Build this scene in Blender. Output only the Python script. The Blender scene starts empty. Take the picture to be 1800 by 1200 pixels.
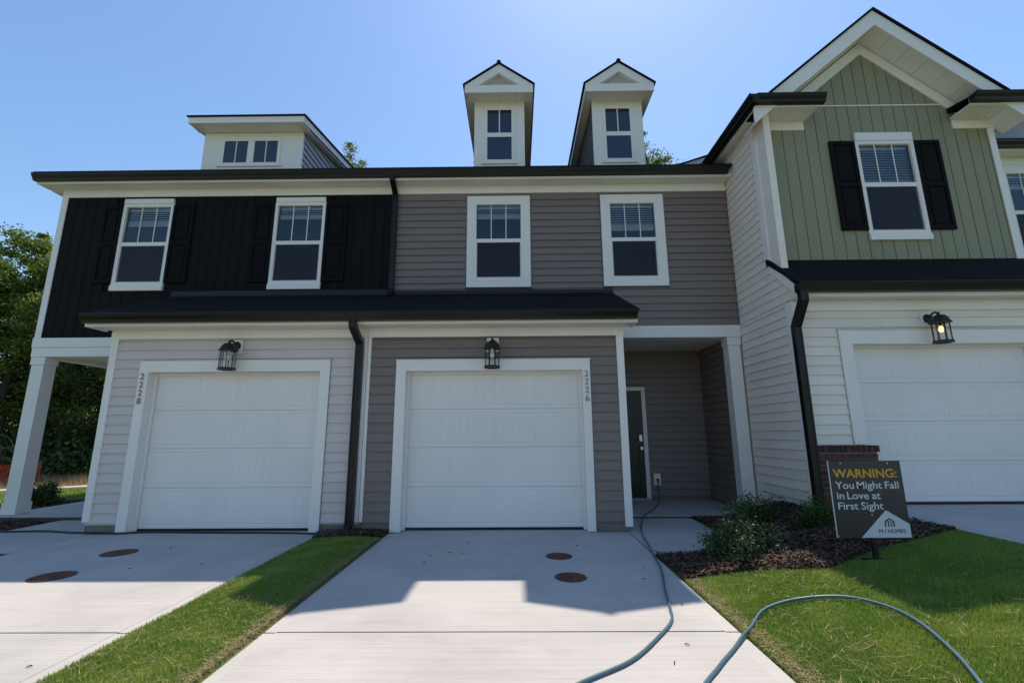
import bpy, bmesh, math, random
import numpy as np
from mathutils import Vector, Matrix
random.seed(7); RNG = np.random.default_rng(11)
scene = bpy.context.scene
C = scene.collection

# ------------------------------------------------------------------ camera, sky, sun, exposure
cd = bpy.data.cameras.new('camera'); cam = bpy.data.objects.new('camera', cd); C.objects.link(cam)
cd.sensor_width = 36.0; cd.lens = 797.6 / 1800 * 36; cd.clip_start = 0.05; cd.clip_end = 2000
RT = Vector((0.99992984, 0.01017898, -0.00605803)); UP = Vector((0.0079268, -0.19497788, 0.98077561)); FW = Vector((-0.00880212, 0.98075482, 0.19504488))
cam.matrix_world = Matrix(((RT.x, UP.x, -FW.x, 1.5296), (RT.y, UP.y, -FW.y, -6.2576), (RT.z, UP.z, -FW.z, 1.2722), (0, 0, 0, 1)))
scene.camera = cam
SUN = Vector((0.164, 0.4816, 1.0)).normalized()
elev = math.asin(SUN.z); azim = math.atan2(SUN.x, SUN.y)
world = bpy.data.worlds.new('World'); scene.world = world; world.use_nodes = True
wn = world.node_tree.nodes; wn.clear()
sky = wn.new('ShaderNodeTexSky'); sky.sky_type = 'NISHITA'; sky.sun_disc = False
sky.sun_elevation = elev; sky.sun_rotation = azim; sky.air_density = 1.4; sky.dust_density = 0.45; sky.ozone_density = 7.0
bg = wn.new('ShaderNodeBackground'); bg.inputs['Strength'].default_value = 0.15
wo = wn.new('ShaderNodeOutputWorld')
world.node_tree.links.new(sky.outputs[0], bg.inputs[0]); world.node_tree.links.new(bg.outputs[0], wo.inputs[0])
sd = bpy.data.lights.new('sun', 'SUN'); sd.energy = 5.0; sd.angle = math.radians(0.53); sd.color = (1.0, 0.89, 0.75)
so = bpy.data.objects.new('sun', sd); C.objects.link(so); so.location = (10, 30, 40)
so.rotation_euler = (-SUN).to_track_quat('-Z', 'Y').to_euler()
scene.view_settings.view_transform = 'Standard'; scene.view_settings.look = 'None'
scene.view_settings.exposure = 0.14; scene.view_settings.gamma = 1.0

# ------------------------------------------------------------------ materials
MATS = {}
def mat(name, col, rough=0.6, var=0.06, scale=3.0, bump=0.0, bscale=80.0, metal=0.0, spec=0.5, stretch=None, col2=None, c2scale=1.0, c2amt=0.5, objrand=0.0, stain=0.0):
    if name in MATS: return MATS[name]
    m = bpy.data.materials.new(name); m.use_nodes = True; nt = m.node_tree; N = nt.nodes; L = nt.links
    b = N['Principled BSDF']; b.inputs['Roughness'].default_value = rough; b.inputs['Metallic'].default_value = metal
    b.inputs['Specular IOR Level'].default_value = spec
    geo = N.new('ShaderNodeNewGeometry'); mp = N.new('ShaderNodeMapping')
    L.new(geo.outputs['Position'], mp.inputs['Vector'])
    if stretch: mp.inputs['Scale'].default_value = stretch
    no = N.new('ShaderNodeTexNoise'); no.inputs['Scale'].default_value = scale; no.inputs['Detail'].default_value = 6
    L.new(mp.outputs[0], no.inputs['Vector'])
    hsv = N.new('ShaderNodeMix'); hsv.data_type = 'RGBA'; hsv.blend_type = 'MULTIPLY'; hsv.inputs[0].default_value = 1.0
    mr = N.new('ShaderNodeMapRange'); mr.inputs[1].default_value = 0.25; mr.inputs[2].default_value = 0.75
    mr.inputs[3].default_value = 1 - var; mr.inputs[4].default_value = 1 + var
    L.new(no.outputs['Fac'], mr.inputs[0])
    base = hsv.inputs[6]
    if col2:
        mx = N.new('ShaderNodeMix'); mx.data_type = 'RGBA'; mx.inputs[6].default_value = (*col, 1); mx.inputs[7].default_value = (*col2, 1)
        n2 = N.new('ShaderNodeTexNoise'); n2.inputs['Scale'].default_value = c2scale; n2.inputs['Detail'].default_value = 5
        L.new(mp.outputs[0], n2.inputs['Vector'])
        r2 = N.new('ShaderNodeMapRange'); r2.inputs[1].default_value = 0.4; r2.inputs[2].default_value = 0.7; r2.inputs[4].default_value = c2amt * 2
        L.new(n2.outputs['Fac'], r2.inputs[0]); L.new(r2.outputs[0], mx.inputs[0]); L.new(mx.outputs[2], base)
    else: base.default_value = (*col, 1)
    fac = mr.outputs[0]
    def times(a, b_):
        q = N.new('ShaderNodeMath'); q.operation = 'MULTIPLY'; L.new(a, q.inputs[0]); L.new(b_, q.inputs[1]); return q.outputs[0]
    def ranged(src, lo, hi, i0=0.0, i1=1.0):
        q = N.new('ShaderNodeMapRange'); q.inputs[1].default_value = i0; q.inputs[2].default_value = i1; q.inputs[3].default_value = lo; q.inputs[4].default_value = hi; L.new(src, q.inputs[0]); return q.outputs[0]
    if objrand:
        oi = N.new('ShaderNodeObjectInfo'); fac = times(fac, ranged(oi.outputs['Random'], 1 - objrand, 1 + objrand))
    if stain:
        for sc, lo, hi, i0, i1, dt in ((1.1, 1 - stain, 1 + stain * .4, .35, .6, 8), (5.0, 1 - stain * .5, 1.0, .30, .48, 6), (230, 1 - stain * .6, 1 + stain * .4, .3, .7, 2)):
            q = N.new('ShaderNodeTexNoise'); q.inputs['Scale'].default_value = sc; q.inputs['Detail'].default_value = dt; L.new(geo.outputs['Position'], q.inputs['Vector']); fac = times(fac, ranged(q.outputs['Fac'], lo, hi, i0, i1))
    L.new(fac, hsv.inputs[7]); L.new(hsv.outputs[2], b.inputs['Base Color'])
    if bump:
        nb = N.new('ShaderNodeTexNoise'); nb.inputs['Scale'].default_value = bscale; nb.inputs['Detail'].default_value = 4
        L.new(mp.outputs[0], nb.inputs['Vector'])
        bp = N.new('ShaderNodeBump'); bp.inputs['Strength'].default_value = bump; bp.inputs['Distance'].default_value = 0.01
        L.new(nb.outputs['Fac'], bp.inputs['Height']); L.new(bp.outputs[0], b.inputs['Normal'])
    MATS[name] = m; return m
WHITE = mat('white trim', (.84, .79, .735), .45, .03, 2.5)
DOORW = mat('garage door white', (.82, .775, .73), .45, .04, 1.2)
SOFF = mat('soffit white', (.78, .75, .70), .5, .03)
TAUPE = mat('taupe vinyl siding', (.205, .160, .138), .5, .06, 1.5, .05, 60, stretch=(.3, 1, 3), objrand=.035)
TAUPED = TAUPE
GREIGE = mat('pale greige vinyl siding', (.62, .55, .51), .5, .05, 1.5, .05, 60, stretch=(.3, 1, 3), objrand=.035)
CREAM = mat('cream vinyl siding', (.83, .745, .65), .5, .05, 1.5, .05, 60, stretch=(.3, 1, 3), objrand=.035)
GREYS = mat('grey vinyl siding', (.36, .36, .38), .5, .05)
GREEN = mat('sage green vertical siding', (.26, .25, .150), .55, .06, 1.5, .05, 60, stretch=(3, 1, .3), objrand=.035)
BLACKS = mat('black vertical siding', (.0062, .0060, .0060), .8, .12, 2, .05, 60, spec=.2, stretch=(3, 1, .3))
SHUT = mat('black shutter', (.0048, .0046, .0048), .75, .1, spec=.15)
GUT = mat('black gutter metal', (.005, .0047, .0045), .38, .1, spec=.35)
SHING = mat('charcoal shingle', (.012, .0112, .0115), .95, .4, 14, .8, 120, spec=.12, stretch=(1, 2.5, 2.5))
CONC = mat('broom finished concrete', (.455, .433, .408), .85, .085, 34, .5, 120, stretch=(.03, 1, 1), col2=(.43, .41, .39), c2scale=3.0, c2amt=.3, stain=.10)
CONCE = mat('trowelled concrete edge', (.455, .435, .41), .8, .06, 3, .1, 90, stain=.09)
FOUND = mat('raw foundation concrete', (.21, .185, .15), .9, .15, 6, .3, 50)
JOINT = mat('joint dark', (.07, .065, .06), .9, .2)
RUST = mat('rusted iron', (.13, .042, .018), .85, .3, 9, .3, 60, col2=(.06, .022, .014), c2scale=7, c2amt=.6)
BLK = mat('black painted metal', (.008, .008, .008), .4, .1)
BRICKM = [mat('red brick', (.11, .034, .024), .85, .25, 12, .3, 60), mat('dark brick', (.04, .021, .019), .85, .25, 12, .3, 60), mat('brown brick', (.07, .03, .022), .85, .25, 12, .3, 60)]
MORT = mat('mortar', (.17, .15, .135), .9, .1)
SOIL = mat('soil', (.045, .032, .022), .95, .3, 8, .5, 40)
LAWN = mat('lawn turf', (.07, .11, .02), .95, .3, 5, .6, 90, col2=(.11, .095, .04), c2scale=2.2, c2amt=.35)
ASPH = mat('asphalt', (.30, .285, .26), .9, .1, 4, .2, 90)
DRYG = mat('dry bank grass', (.23, .13, .055), .95, .3, 2.5, .6, 30, col2=(.12, .085, .035), c2scale=1.2, c2amt=.5)
NUM = mat('bronze numeral', (.20, .155, .125), .5, .08)
HOSE = mat('teal garden hose', (.065, .14, .175), .38, .15, 5)
CORD = mat('black rubber hose', (.010, .011, .013), .45, .1)
BARK = mat('bark', (.085, .065, .05), .95, .35, 6, .6, 25, stretch=(4, 4, .6))
ORANGE = mat('orange safety mesh', (.62, .065, .02), .6, .15, 6)
SIGNK = mat('sign charcoal print', (.028, .028, .032), .42, .05)
SIGNW = mat('sign white print', (.60, .62, .66), .45, .03)
SIGNY = mat('sign yellow print', (.62, .33, .02), .45, .03)
STEEL = mat('satin nickel', (.55, .54, .52), .3, .05, metal=.9)
def leafmat(name, c1, c2, trans=.35, rough=.5):
    m = bpy.data.materials.new(name); m.use_nodes = True; nt = m.node_tree; N = nt.nodes; L = nt.links
    b = N['Principled BSDF']; b.inputs['Roughness'].default_value = rough; b.inputs['Specular IOR Level'].default_value = .35
    at = N.new('ShaderNodeAttribute'); at.attribute_name = 'rnd'
    mx = N.new('ShaderNodeMix'); mx.data_type = 'RGBA'; mx.inputs[6].default_value = (*c1, 1); mx.inputs[7].default_value = (*c2, 1)
    L.new(at.outputs['Fac'], mx.inputs[0]); L.new(mx.outputs[2], b.inputs['Base Color'])
    t = N.new('ShaderNodeBsdfTranslucent'); L.new(mx.outputs[2], t.inputs[0])
    ms = N.new('ShaderNodeMixShader'); ms.inputs[0].default_value = trans
    L.new(b.outputs[0], ms.inputs[1]); L.new(t.outputs[0], ms.inputs[2]); L.new(ms.outputs[0], N['Material Output'].inputs[0])
    return m
LEAF1 = leafmat('broad leaf', (.045, .105, .016), (.24, .31, .06), .42)
LEAF2 = leafmat('dark leaf', (.03, .065, .014), (.10, .15, .03))
LEAFS = leafmat('glossy holly leaf', (.014, .034, .010), (.10, .14, .055), .2, .35)
BLADE = leafmat('grass blade', (.10, .23, .022), (.44, .50, .11), .35, .55)
STRAW = leafmat('dry straw', (.20, .15, .07), (.42, .34, .19), .2, .7)
CHIP = leafmat('bark mulch chip', (.022, .013, .009), (.22, .13, .09), 0.0, .85)
def glassmat(name, refl, tint, extra=None):
    m = bpy.data.materials.new(name); m.use_nodes = True; nt = m.node_tree; N = nt.nodes; L = nt.links
    N.remove(N['Principled BSDF'])
    g = N.new('ShaderNodeBsdfGlossy'); g.inputs['Roughness'].default_value = .015; g.inputs['Color'].default_value = (.80, .90, 1, 1)
    t = N.new('ShaderNodeBsdfTransparent'); t.inputs[0].default_value = (*tint, 1)
    f = N.new('ShaderNodeFresnel'); f.inputs[0].default_value = refl
    no = N.new('ShaderNodeTexNoise'); no.inputs['Scale'].default_value = 3.5
    geo = N.new('ShaderNodeNewGeometry'); L.new(geo.outputs['Position'], no.inputs['Vector'])
    bp = N.new('ShaderNodeBump'); bp.inputs['Strength'].default_value = .03; bp.inputs['Distance'].default_value = .02
    L.new(no.outputs['Fac'], bp.inputs['Height']); L.new(bp.outputs[0], g.inputs['Normal'])
    ms = N.new('ShaderNodeMixShader'); L.new(f.outputs[0], ms.inputs[0]); L.new(t.outputs[0], ms.inputs[1]); L.new(g.outputs[0], ms.inputs[2])
    L.new(ms.outputs[0], N['Material Output'].inputs[0]); MATS[name] = m; return m
GLASS = glassmat('window glass', 1.75, (.80, .85, .87))
CLEAR = glassmat('lantern glass', 1.08, (.93, .93, .92))
def screenmat():
    m = bpy.data.materials.new('insect screen'); m.use_nodes = True; nt = m.node_tree; N = nt.nodes; L = nt.links
    b = N['Principled BSDF']; b.inputs['Base Color'].default_value = (.013, .013, .019, 1); b.inputs['Roughness'].default_value = .7
    t = N.new('ShaderNodeBsdfTransparent'); ms = N.new('ShaderNodeMixShader'); ms.inputs[0].default_value = .55
    L.new(t.outputs[0], ms.inputs[1]); L.new(b.outputs[0], ms.inputs[2]); L.new(ms.outputs[0], N['Material Output'].inputs[0]); return m
SCREEN = screenmat()
VENT = mat('unpainted vent panel', (.46, .42, .38), .7, .08, 20, stretch=(1, 1, .1))
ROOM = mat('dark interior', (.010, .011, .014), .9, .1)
BLINDM = mat('blind slat', (.80, .80, .78), .6, .03)
BULB = mat('frosted bulb', (.8, .8, .8), .4, .02)
BULBON = bpy.data.materials.new('lit bulb'); BULBON.use_nodes = True
_b = BULBON.node_tree.nodes['Principled BSDF']; _b.inputs['Emission Color'].default_value = (1, .66, .28, 1); _b.inputs['Emission Strength'].default_value = 1.3

# ------------------------------------------------------------------ object helpers (meshes are written in world coordinates, moved under their parent)
WO = {}
def reg(o, parent, w=(0, 0, 0)):
    C.objects.link(o); w = Vector(w); WO[o.name] = w
    if parent is not None:
        o.parent = parent; o.location = w - WO[parent.name]
    else: o.location = w
    return o
def empty(name, loc=(0, 0, 0), parent=None):
    return reg(bpy.data.objects.new(name, None), parent, loc)
def tag(o, label, cat, group=None, kind=None):
    if label: o['label'] = label
    if cat: o['category'] = cat
    if group: o['group'] = group
    if kind: o['kind'] = kind
    return o
def struct(o): o['kind'] = 'structure'; return o
def mesh(name, verts, faces, m, parent=None, w=(0, 0, 0), smooth=False):
    me = bpy.data.meshes.new(name); w = Vector(w)
    me.from_pydata([tuple(Vector(v) - w) for v in verts], [], faces); me.update()
    if m: me.materials.append(m)
    if smooth: me.polygons.foreach_set('use_smooth', [True] * len(me.polygons))
    return reg(bpy.data.objects.new(name, me), parent, w)
BF = [(0, 3, 2, 1), (4, 5, 6, 7), (0, 1, 5, 4), (1, 2, 6, 5), (2, 3, 7, 6), (3, 0, 4, 7)]
def bv(x0, x1, y0, y1, z0, z1): return [(x0, y0, z0), (x1, y0, z0), (x1, y1, z0), (x0, y1, z0), (x0, y0, z1), (x1, y0, z1), (x1, y1, z1), (x0, y1, z1)]
def box(name, x0, x1, y0, y1, z0, z1, m, parent=None, bevel=0.0):
    w = ((x0 + x1) / 2, (y0 + y1) / 2, z0)
    o = mesh(name, bv(x0, x1, y0, y1, z0, z1), BF, m, parent, w)
    if bevel:
        bm = bmesh.new(); bm.from_mesh(o.data); bmesh.ops.bevel(bm, geom=bm.edges[:], offset=bevel, segments=2, affect='EDGES', profile=.6); bm.to_mesh(o.data); bm.free()
    return o
class MB:
    def __init__(s): s.v = []; s.f = []
    def add(s, v, f): n = len(s.v); s.v += v; s.f += [tuple(i + n for i in q) for q in f]; return s
    def box(s, *a): return s.add(bv(*a), BF)
    def prism_x(s, prof, x0, x1):       # profile in (y,z)
        n = len(prof); s.add([(x0, y, z) for y, z in prof] + [(x1, y, z) for y, z in prof],
            [tuple(range(n))[::-1], tuple(range(n, 2 * n))] + [(i, (i + 1) % n, n + (i + 1) % n, n + i) for i in range(n)]); return s
    def prism_y(s, prof, y0, y1):       # profile in (x,z)
        n = len(prof); s.add([(x, y0, z) for x, z in prof] + [(x, y1, z) for x, z in prof],
            [tuple(range(n)), tuple(range(n, 2 * n))[::-1]] + [(i, n + i, n + (i + 1) % n, (i + 1) % n) for i in range(n)]); return s
    def tube(s, pts, r, k=8, cap=True):
        pts = [Vector(p) for p in pts]; rs = r if isinstance(r, (list, tuple)) else [r] * len(pts)
        n0 = len(s.v); u = None
        for i, p in enumerate(pts):
            t = (pts[min(i + 1, len(pts) - 1)] - pts[max(i - 1, 0)]).normalized()
            if u is None: u = t.orthogonal().normalized()
            u = (u - t * u.dot(t)).normalized(); v = t.cross(u)
            for j in range(k):
                a = 2 * math.pi * j / k; s.v.append(tuple(p + (u * math.cos(a) + v * math.sin(a)) * rs[i]))
        for i in range(len(pts) - 1):
            for j in range(k):
                a = n0 + i * k + j; b = n0 + i * k + (j + 1) % k; s.f.append((a, b, b + k, a + k))
        if cap: s.f.append(tuple(n0 + j for j in range(k))[::-1]); s.f.append(tuple(n0 + (len(pts) - 1) * k + j for j in range(k)))
        return s
    def lathe(s, prof, c, k=12):        # profile (r,z) about vertical axis through c
        n0 = len(s.v)
        for r, z in prof:
            for j in range(k): a = 2 * math.pi * (j + .5) / k; s.v.append((c[0] + r * math.cos(a), c[1] + r * math.sin(a), z))
        for i in range(len(prof) - 1):
            for j in range(k):
                a = n0 + i * k + j; b = n0 + i * k + (j + 1) % k; s.f.append((a, b, b + k, a + k))
        s.f.append(tuple(n0 + j for j in range(k))[::-1]); s.f.append(tuple(n0 + (len(prof) - 1) * k + j for j in range(k)))
        return s
    def build(s, name, m, parent=None, w=None, smooth=False):
        if w is None:
            a = np.array(s.v); w = ((a[:, 0].min() + a[:, 0].max()) / 2, (a[:, 1].min() + a[:, 1].max()) / 2, a[:, 2].min())
        return mesh(name, s.v, s.f, m, parent, w, smooth)
def spline(pts, n=12):
    P = [Vector(p) for p in pts]; P = [P[0] * 2 - P[1]] + P + [P[-1] * 2 - P[-2]]; out = []
    for i in range(1, len(P) - 2):
        for k in range(n):
            t = k / n; a, b, c, d = P[i - 1], P[i], P[i + 1], P[i + 2]
            out.append(.5 * ((2 * b) + (c - a) * t + (2 * a - 5 * b + 4 * c - d) * t * t + (3 * b - a - 3 * c + d) * t ** 3))
    out.append(P[-2]); return out

# ---- lap siding: each course between trims is one board; boards share one unit mesh
_bd = {}
def board_mesh(m):
    if m.name not in _bd:
        me = bpy.data.meshes.new('siding_board')
        prof = [(0.004, 0), (-.023, 0), (-.023, .05), (-.019, .09), (-.0015, 1.0), (0.004, 1.0)]
        n = 6; v = [(0, y, z) for y, z in prof] + [(1, y, z) for y, z in prof]
        me.from_pydata(v, [], [tuple(range(n)), tuple(range(n, 2 * n))[::-1]] + [(i, n + i, n + (i + 1) % n, (i + 1) % n) for i in range(n)])
        bm = bmesh.new(); bm.from_mesh(me); bmesh.ops.recalc_face_normals(bm, faces=bm.faces[:]); bm.to_mesh(me); bm.free()
        me.materials.append(m); _bd[m.name] = me
    return _bd[m.name]
def put_board(m, parent, a, b, plane, z0, z1, face):
    if b - a < .012 or z1 - z0 < .012: return
    o = bpy.data.objects.new('siding_board', board_mesh(m))
    if face == 'front': w = (a, plane, z0)
    elif face == 'left': w = (plane, b, z0); o.rotation_euler = (0, 0, -math.pi / 2)
    else: w = (plane, a, z0); o.rotation_euler = (0, 0, math.pi / 2)
    o.scale = (b - a, 1, z1 - z0); reg(o, parent, w)
def seam_board(m, parent, p, q, plane, z, t, face):
    if q - p > 2.4:
        c = p + (q - p) * random.uniform(.3, .7); put_board(m, parent, p, c, plane, z, t, face); put_board(m, parent, c - .03, q, plane - (.0018 if face == 'front' else 0), z, t, face)
    else: put_board(m, parent, p, q, plane, z, t, face)
def lap(m, parent, a, b, plane, z0, z1, holes=(), face='front', exp=.128, clip=None):
    z = z0
    while z < z1 - .01:
        t = min(z + exp, z1); segs = [(a, b)]; mids = []
        for (ha, hb, h0, h1) in holes:
            if h0 >= t - .004 or h1 <= z + .004: continue
            ns = []
            for (p, q) in segs:
                if hb <= p or ha >= q: ns.append((p, q)); continue
                if ha > p: ns.append((p, ha))
                if hb < q: ns.append((hb, q))
            segs = ns
            if h0 > z + .02: mids.append((max(a, ha), min(b, hb), z, h0))
            if h1 < t - .02: mids.append((max(a, ha), min(b, hb), h1, t))
        for (p, q) in segs:
            if clip:
                p, q = clip(p, q, z, t)
                if q <= p: continue
            seam_board(m, parent, p, q, plane, z, t, face)
        for (p, q, u, v) in mids: put_board(m, parent, p, q, plane, u, v, face)
        z += exp
# ---- vertical siding: every board is its own prism with a raised batten edge
def vert(m, parent, x0, x1, y, z0, ztop, holes=(), wd=.178, g=.007, bw=.016):
    x = x0
    while x < x1 - .01:
        e = min(x + wd, x1); pcs = [(z0, None)]
        h = [q for q in holes if q[0] < e - .03 and q[1] > x + .03]
        cuts = []
        if h:
            q = h[0]; cuts = [(z0, q[2]), (q[3], None)]
        else: cuts = [(z0, None)]
        for (lo, hi) in cuts:
            ta, tb = (hi, hi) if hi is not None else (ztop(x), ztop(e))
            if max(ta, tb) - lo < .02: continue
            ta = max(ta, lo + .001); tb = max(tb, lo + .001)
            mb = MB()
            def strip(xa, xb, d):
                za = ta + (tb - ta) * (xa - x) / (e - x); zb = ta + (tb - ta) * (xb - x) / (e - x)
                mb.add([(xa, y - d, lo), (xb, y - d, lo), (xb, y + .004, lo), (xa, y + .004, lo), (xa, y - d, za), (xb, y - d, zb), (xb, y + .004, zb), (xa, y + .004, za)], BF)
            strip(x, e - bw - g, .010)
            if e - x > .06: strip(e - bw, e - .001, .0145)
            mb.build('siding_board', m, parent)
        x += wd
def gutter_x(parent, x0, x1, y, z0, z1, d=.125):     # y = front lip; k-style profile
    p = [(y + d, z0), (y + .045, z0), (y + .035, z0 + .035), (y + .008, z0 + .075), (y, z1 - .018), (y - .006, z1 - .014), (y - .006, z1), (y + .012, z1), (y + .014, z1 - .012), (y + d, z1 - .012)]
    return MB().prism_x(p, x0, x1).build('gutter', GUT, parent)
def gutter_y(parent, y0, y1, x, z0, z1, d=.125):     # x = outer lip facing -x
    p = [(x + d, z0), (x + .045, z0), (x + .035, z0 + .035), (x + .008, z0 + .075), (x, z1 - .018), (x - .006, z1 - .014), (x - .006, z1), (x + .012, z1), (x + .014, z1 - .012), (x + d, z1 - .012)]
    return MB().prism_y(p, y0, y1).build('gutter', GUT, parent)
def downspout(parent, pts, w=.085, d=.065):
    mb = MB(); k = len(pts); n0 = 0; V = []
    for (x, y, z), i in zip(pts, range(k)):
        a = Vector(pts[max(i - 1, 0)]); b = Vector(pts[min(i + 1, k - 1)]); t = (b - a).normalized()
        nrm = Vector((1, 0, 0)); u = nrm.cross(t).normalized()
        for (sx, su) in ((-1, -1), (-.6, -1), (-.5, -.8), (.5, -.8), (.6, -1), (1, -1), (1, 1), (-1, 1)):
            V.append(tuple(Vector((x, y, z)) + nrm * sx * w / 2 + u * su * d / 2))
    m = 8; F = []
    for i in range(k - 1):
        for j in range(m): a = i * m + j; b = i * m + (j + 1) % m; F.append((a, b, b + m, a + m))
    F.append(tuple(range(m))); F.append(tuple((k - 1) * m + j for j in range(m))[::-1])
    mb.add(V, F); bm_o = mb.build('downspout', GUT, parent)
    bm = bmesh.new(); bm.from_mesh(bm_o.data); bmesh.ops.recalc_face_normals(bm, faces=bm.faces[:]); bm.to_mesh(bm_o.data); bm.free()
    return bm_o
def soffit_x(parent, x0, x1, y0, y1, z, wd=.305, vents=True):  # panels running front to back
    x = x0
    while x < x1 - .02:
        e = min(x + wd, x1); mb = MB(); h = (e - x - .008) / 3
        for k in range(3): mb.box(x + .002 + k * (h + .002), x + .002 + k * (h + .002) + h, y0, y1, z, z + .012)
        mb.build('soffit_panel', SOFF, parent); x += wd
    if vents:
        vb = MB(); xv = max(x0, x1 - 2.3)
        while xv < x1 - .1: vb.box(xv, xv + .014, y1 - .050, y1 - .038, z - .0015, z - .0005); xv += .125
        vb.build('vent_slots', BLK, parent)
    box('soffit_backing', x0, x1, y0, y1, z + .013, z + .03, SOFF, parent)

def window(parent, x0, x1, z0, z1, y, trim=0.0, header=0.0, sill=0.0, lites=3, blind=.35, single=False, split=None):
    """x0..z1: outer edges of the vinyl frame; y: wall face. sub-parts under one window"""
    w = empty('window', ((x0 + x1) / 2, y, z0), parent); fr = .055; yf = y - .03
    mb = MB()
    mb.box(x0, x0 + fr, yf, y + .03, z0, z1).box(x1 - fr, x1, yf, y + .03, z0, z1).box(x0 + fr, x1 - fr, yf, y + .03, z0, z0 + fr).box(x0 + fr, x1 - fr, yf, y + .03, z1 - fr, z1)
    mb.build('frame', WHITE, w)
    zm = split if split else (z0 + z1) / 2
    a, b = x0 + fr, x1 - fr
    if not single:
        box('meeting_rail', a, b, yf + .006, y + .02, zm - .035, zm + .035, WHITE, w, .004)
        lo = MB(); s = .022     # lower sash stiles
        lo.box(a, a + s, yf + .012, y + .02, z0 + fr, zm - .035).box(b - s, b, yf + .012, y + .02, z0 + fr, zm - .035).box(a + s, b - s, yf + .012, y + .02, z0 + fr, z0 + fr + s)
        lo.build('sash', WHITE, w)
        mesh('pane', [(a + s, y + .004, z0 + fr + s), (b - s, y + .004, z0 + fr + s), (b - s, y + .004, zm - .035), (a + s, y + .004, zm - .035)], [(0, 1, 2, 3)], GLASS, w, (a, y, z0))
        mesh('screen', [(a + .012, yf + .010, z0 + fr + .01), (b - .012, yf + .010, z0 + fr + .01), (b - .012, yf + .010, zm - .035), (a + .012, yf + .010, zm - .035)], [(0, 1, 2, 3)], SCREEN, w, (a, y, z0))
        ub = zm + .035
    else: ub = z0 + fr
    mesh('pane', [(a, y + .008, ub), (b, y + .008, ub), (b, y + .008, z1 - fr), (a, y + .008, z1 - fr)], [(0, 1, 2, 3)], GLASS, w, (a, y, ub))
    for k in range(1, lites):
        xm = a + (b - a) * k / lites
        box('muntin', xm - .007, xm + .007, y - .001, y + .006, ub, z1 - fr, WHITE, w)
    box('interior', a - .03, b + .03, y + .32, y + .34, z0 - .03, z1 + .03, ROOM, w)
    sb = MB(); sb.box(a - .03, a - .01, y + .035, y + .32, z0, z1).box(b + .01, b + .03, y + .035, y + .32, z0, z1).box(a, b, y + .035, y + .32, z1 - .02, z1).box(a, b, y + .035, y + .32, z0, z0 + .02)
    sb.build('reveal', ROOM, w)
    if blind:
        bl = MB(); z = z1 - fr - .02; bl.box(a, b, y + .06, y + .10, z - .02, z + .03); end = z1 - fr - blind * (z1 - fr - ub)
        while z > end + .06:
            bl.add([(a + .005, y + .060, z - .030), (b - .005, y + .060, z - .030), (b - .005, y + .085, z - .002), (a + .005, y + .085, z - .002)], [(0, 1, 2, 3)]); z -= .043
        k = 0
        while z > end - .02 and k < 9: bl.box(a + .005, b - .005, y + .058, y + .088, z - .012, z - .002); z -= .014; k += 1
        bl.box(a + .005, b - .005, y + .056, y + .090, z - .03, z - .004)
        bl.build('blind', BLINDM, w)
    if trim:
        t = trim; yt = y - .028; g = .0
        box('casing', x0 - t, x0, yt, y, z0 - t, z1 + t, WHITE, w, .004); box('casing', x1, x1 + t, yt, y, z0 - t, z1 + t, WHITE, w, .004)
        box('casing', x0, x1, yt, y, z1, z1 + t, WHITE, w, .004); box('casing', x0, x1, yt, y, z0 - t, z0, WHITE, w, .004)
    if trim:
        e = trim + .012; jm = TAUPE if parent is T26 else CREAM; jb = MB()
        jb.box(x0 - e, x0 - trim - .0005, y - .030, y, z0 - e, z1 + e).box(x1 + trim + .0005, x1 + e, y - .030, y, z0 - e, z1 + e).box(x0 - trim, x1 + trim, y - .030, y, z1 + trim + .0005, z1 + e).box(x0 - trim, x1 + trim, y - .030, y, z0 - e, z0 - trim - .0005)
        jb.build('channel', jm, w)
    if header: box('header', x0 + .012, x1 - .012, y - .045, y, z1 + .002, z1 + header, WHITE, w, .004)
    if sill: box('sill', x0 - .004, x1 + .004, y - .05, y, z0 - sill, z0 - .002, WHITE, w, .004)
    return w
def shutter(parent, x0, x1, z0, z1, y):
    mb = MB(); f = .05; zm = z0 + (z1 - z0) * .5
    mb.box(x0, x0 + f, y - .032, y, z0, z1).box(x1 - f, x1, y - .032, y, z0, z1)
    for (a, b) in ((z0, z0 + .07), (zm - .035, zm + .035), (z1 - .06, z1)): mb.box(x0 + f, x1 - f, y - .032, y, a, b)
    for (a, b) in ((z0 + .07, zm - .035), (zm + .035, z1 - .06)):
        mb.box(x0 + f, x1 - f, y - .016, y, a, b).box(x0 + f + .03, x1 - f - .03, y - .026, y - .016, a + .03, b - .03)
    return mb.build('shutter', SHUT, parent)
_sec = {}
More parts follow.
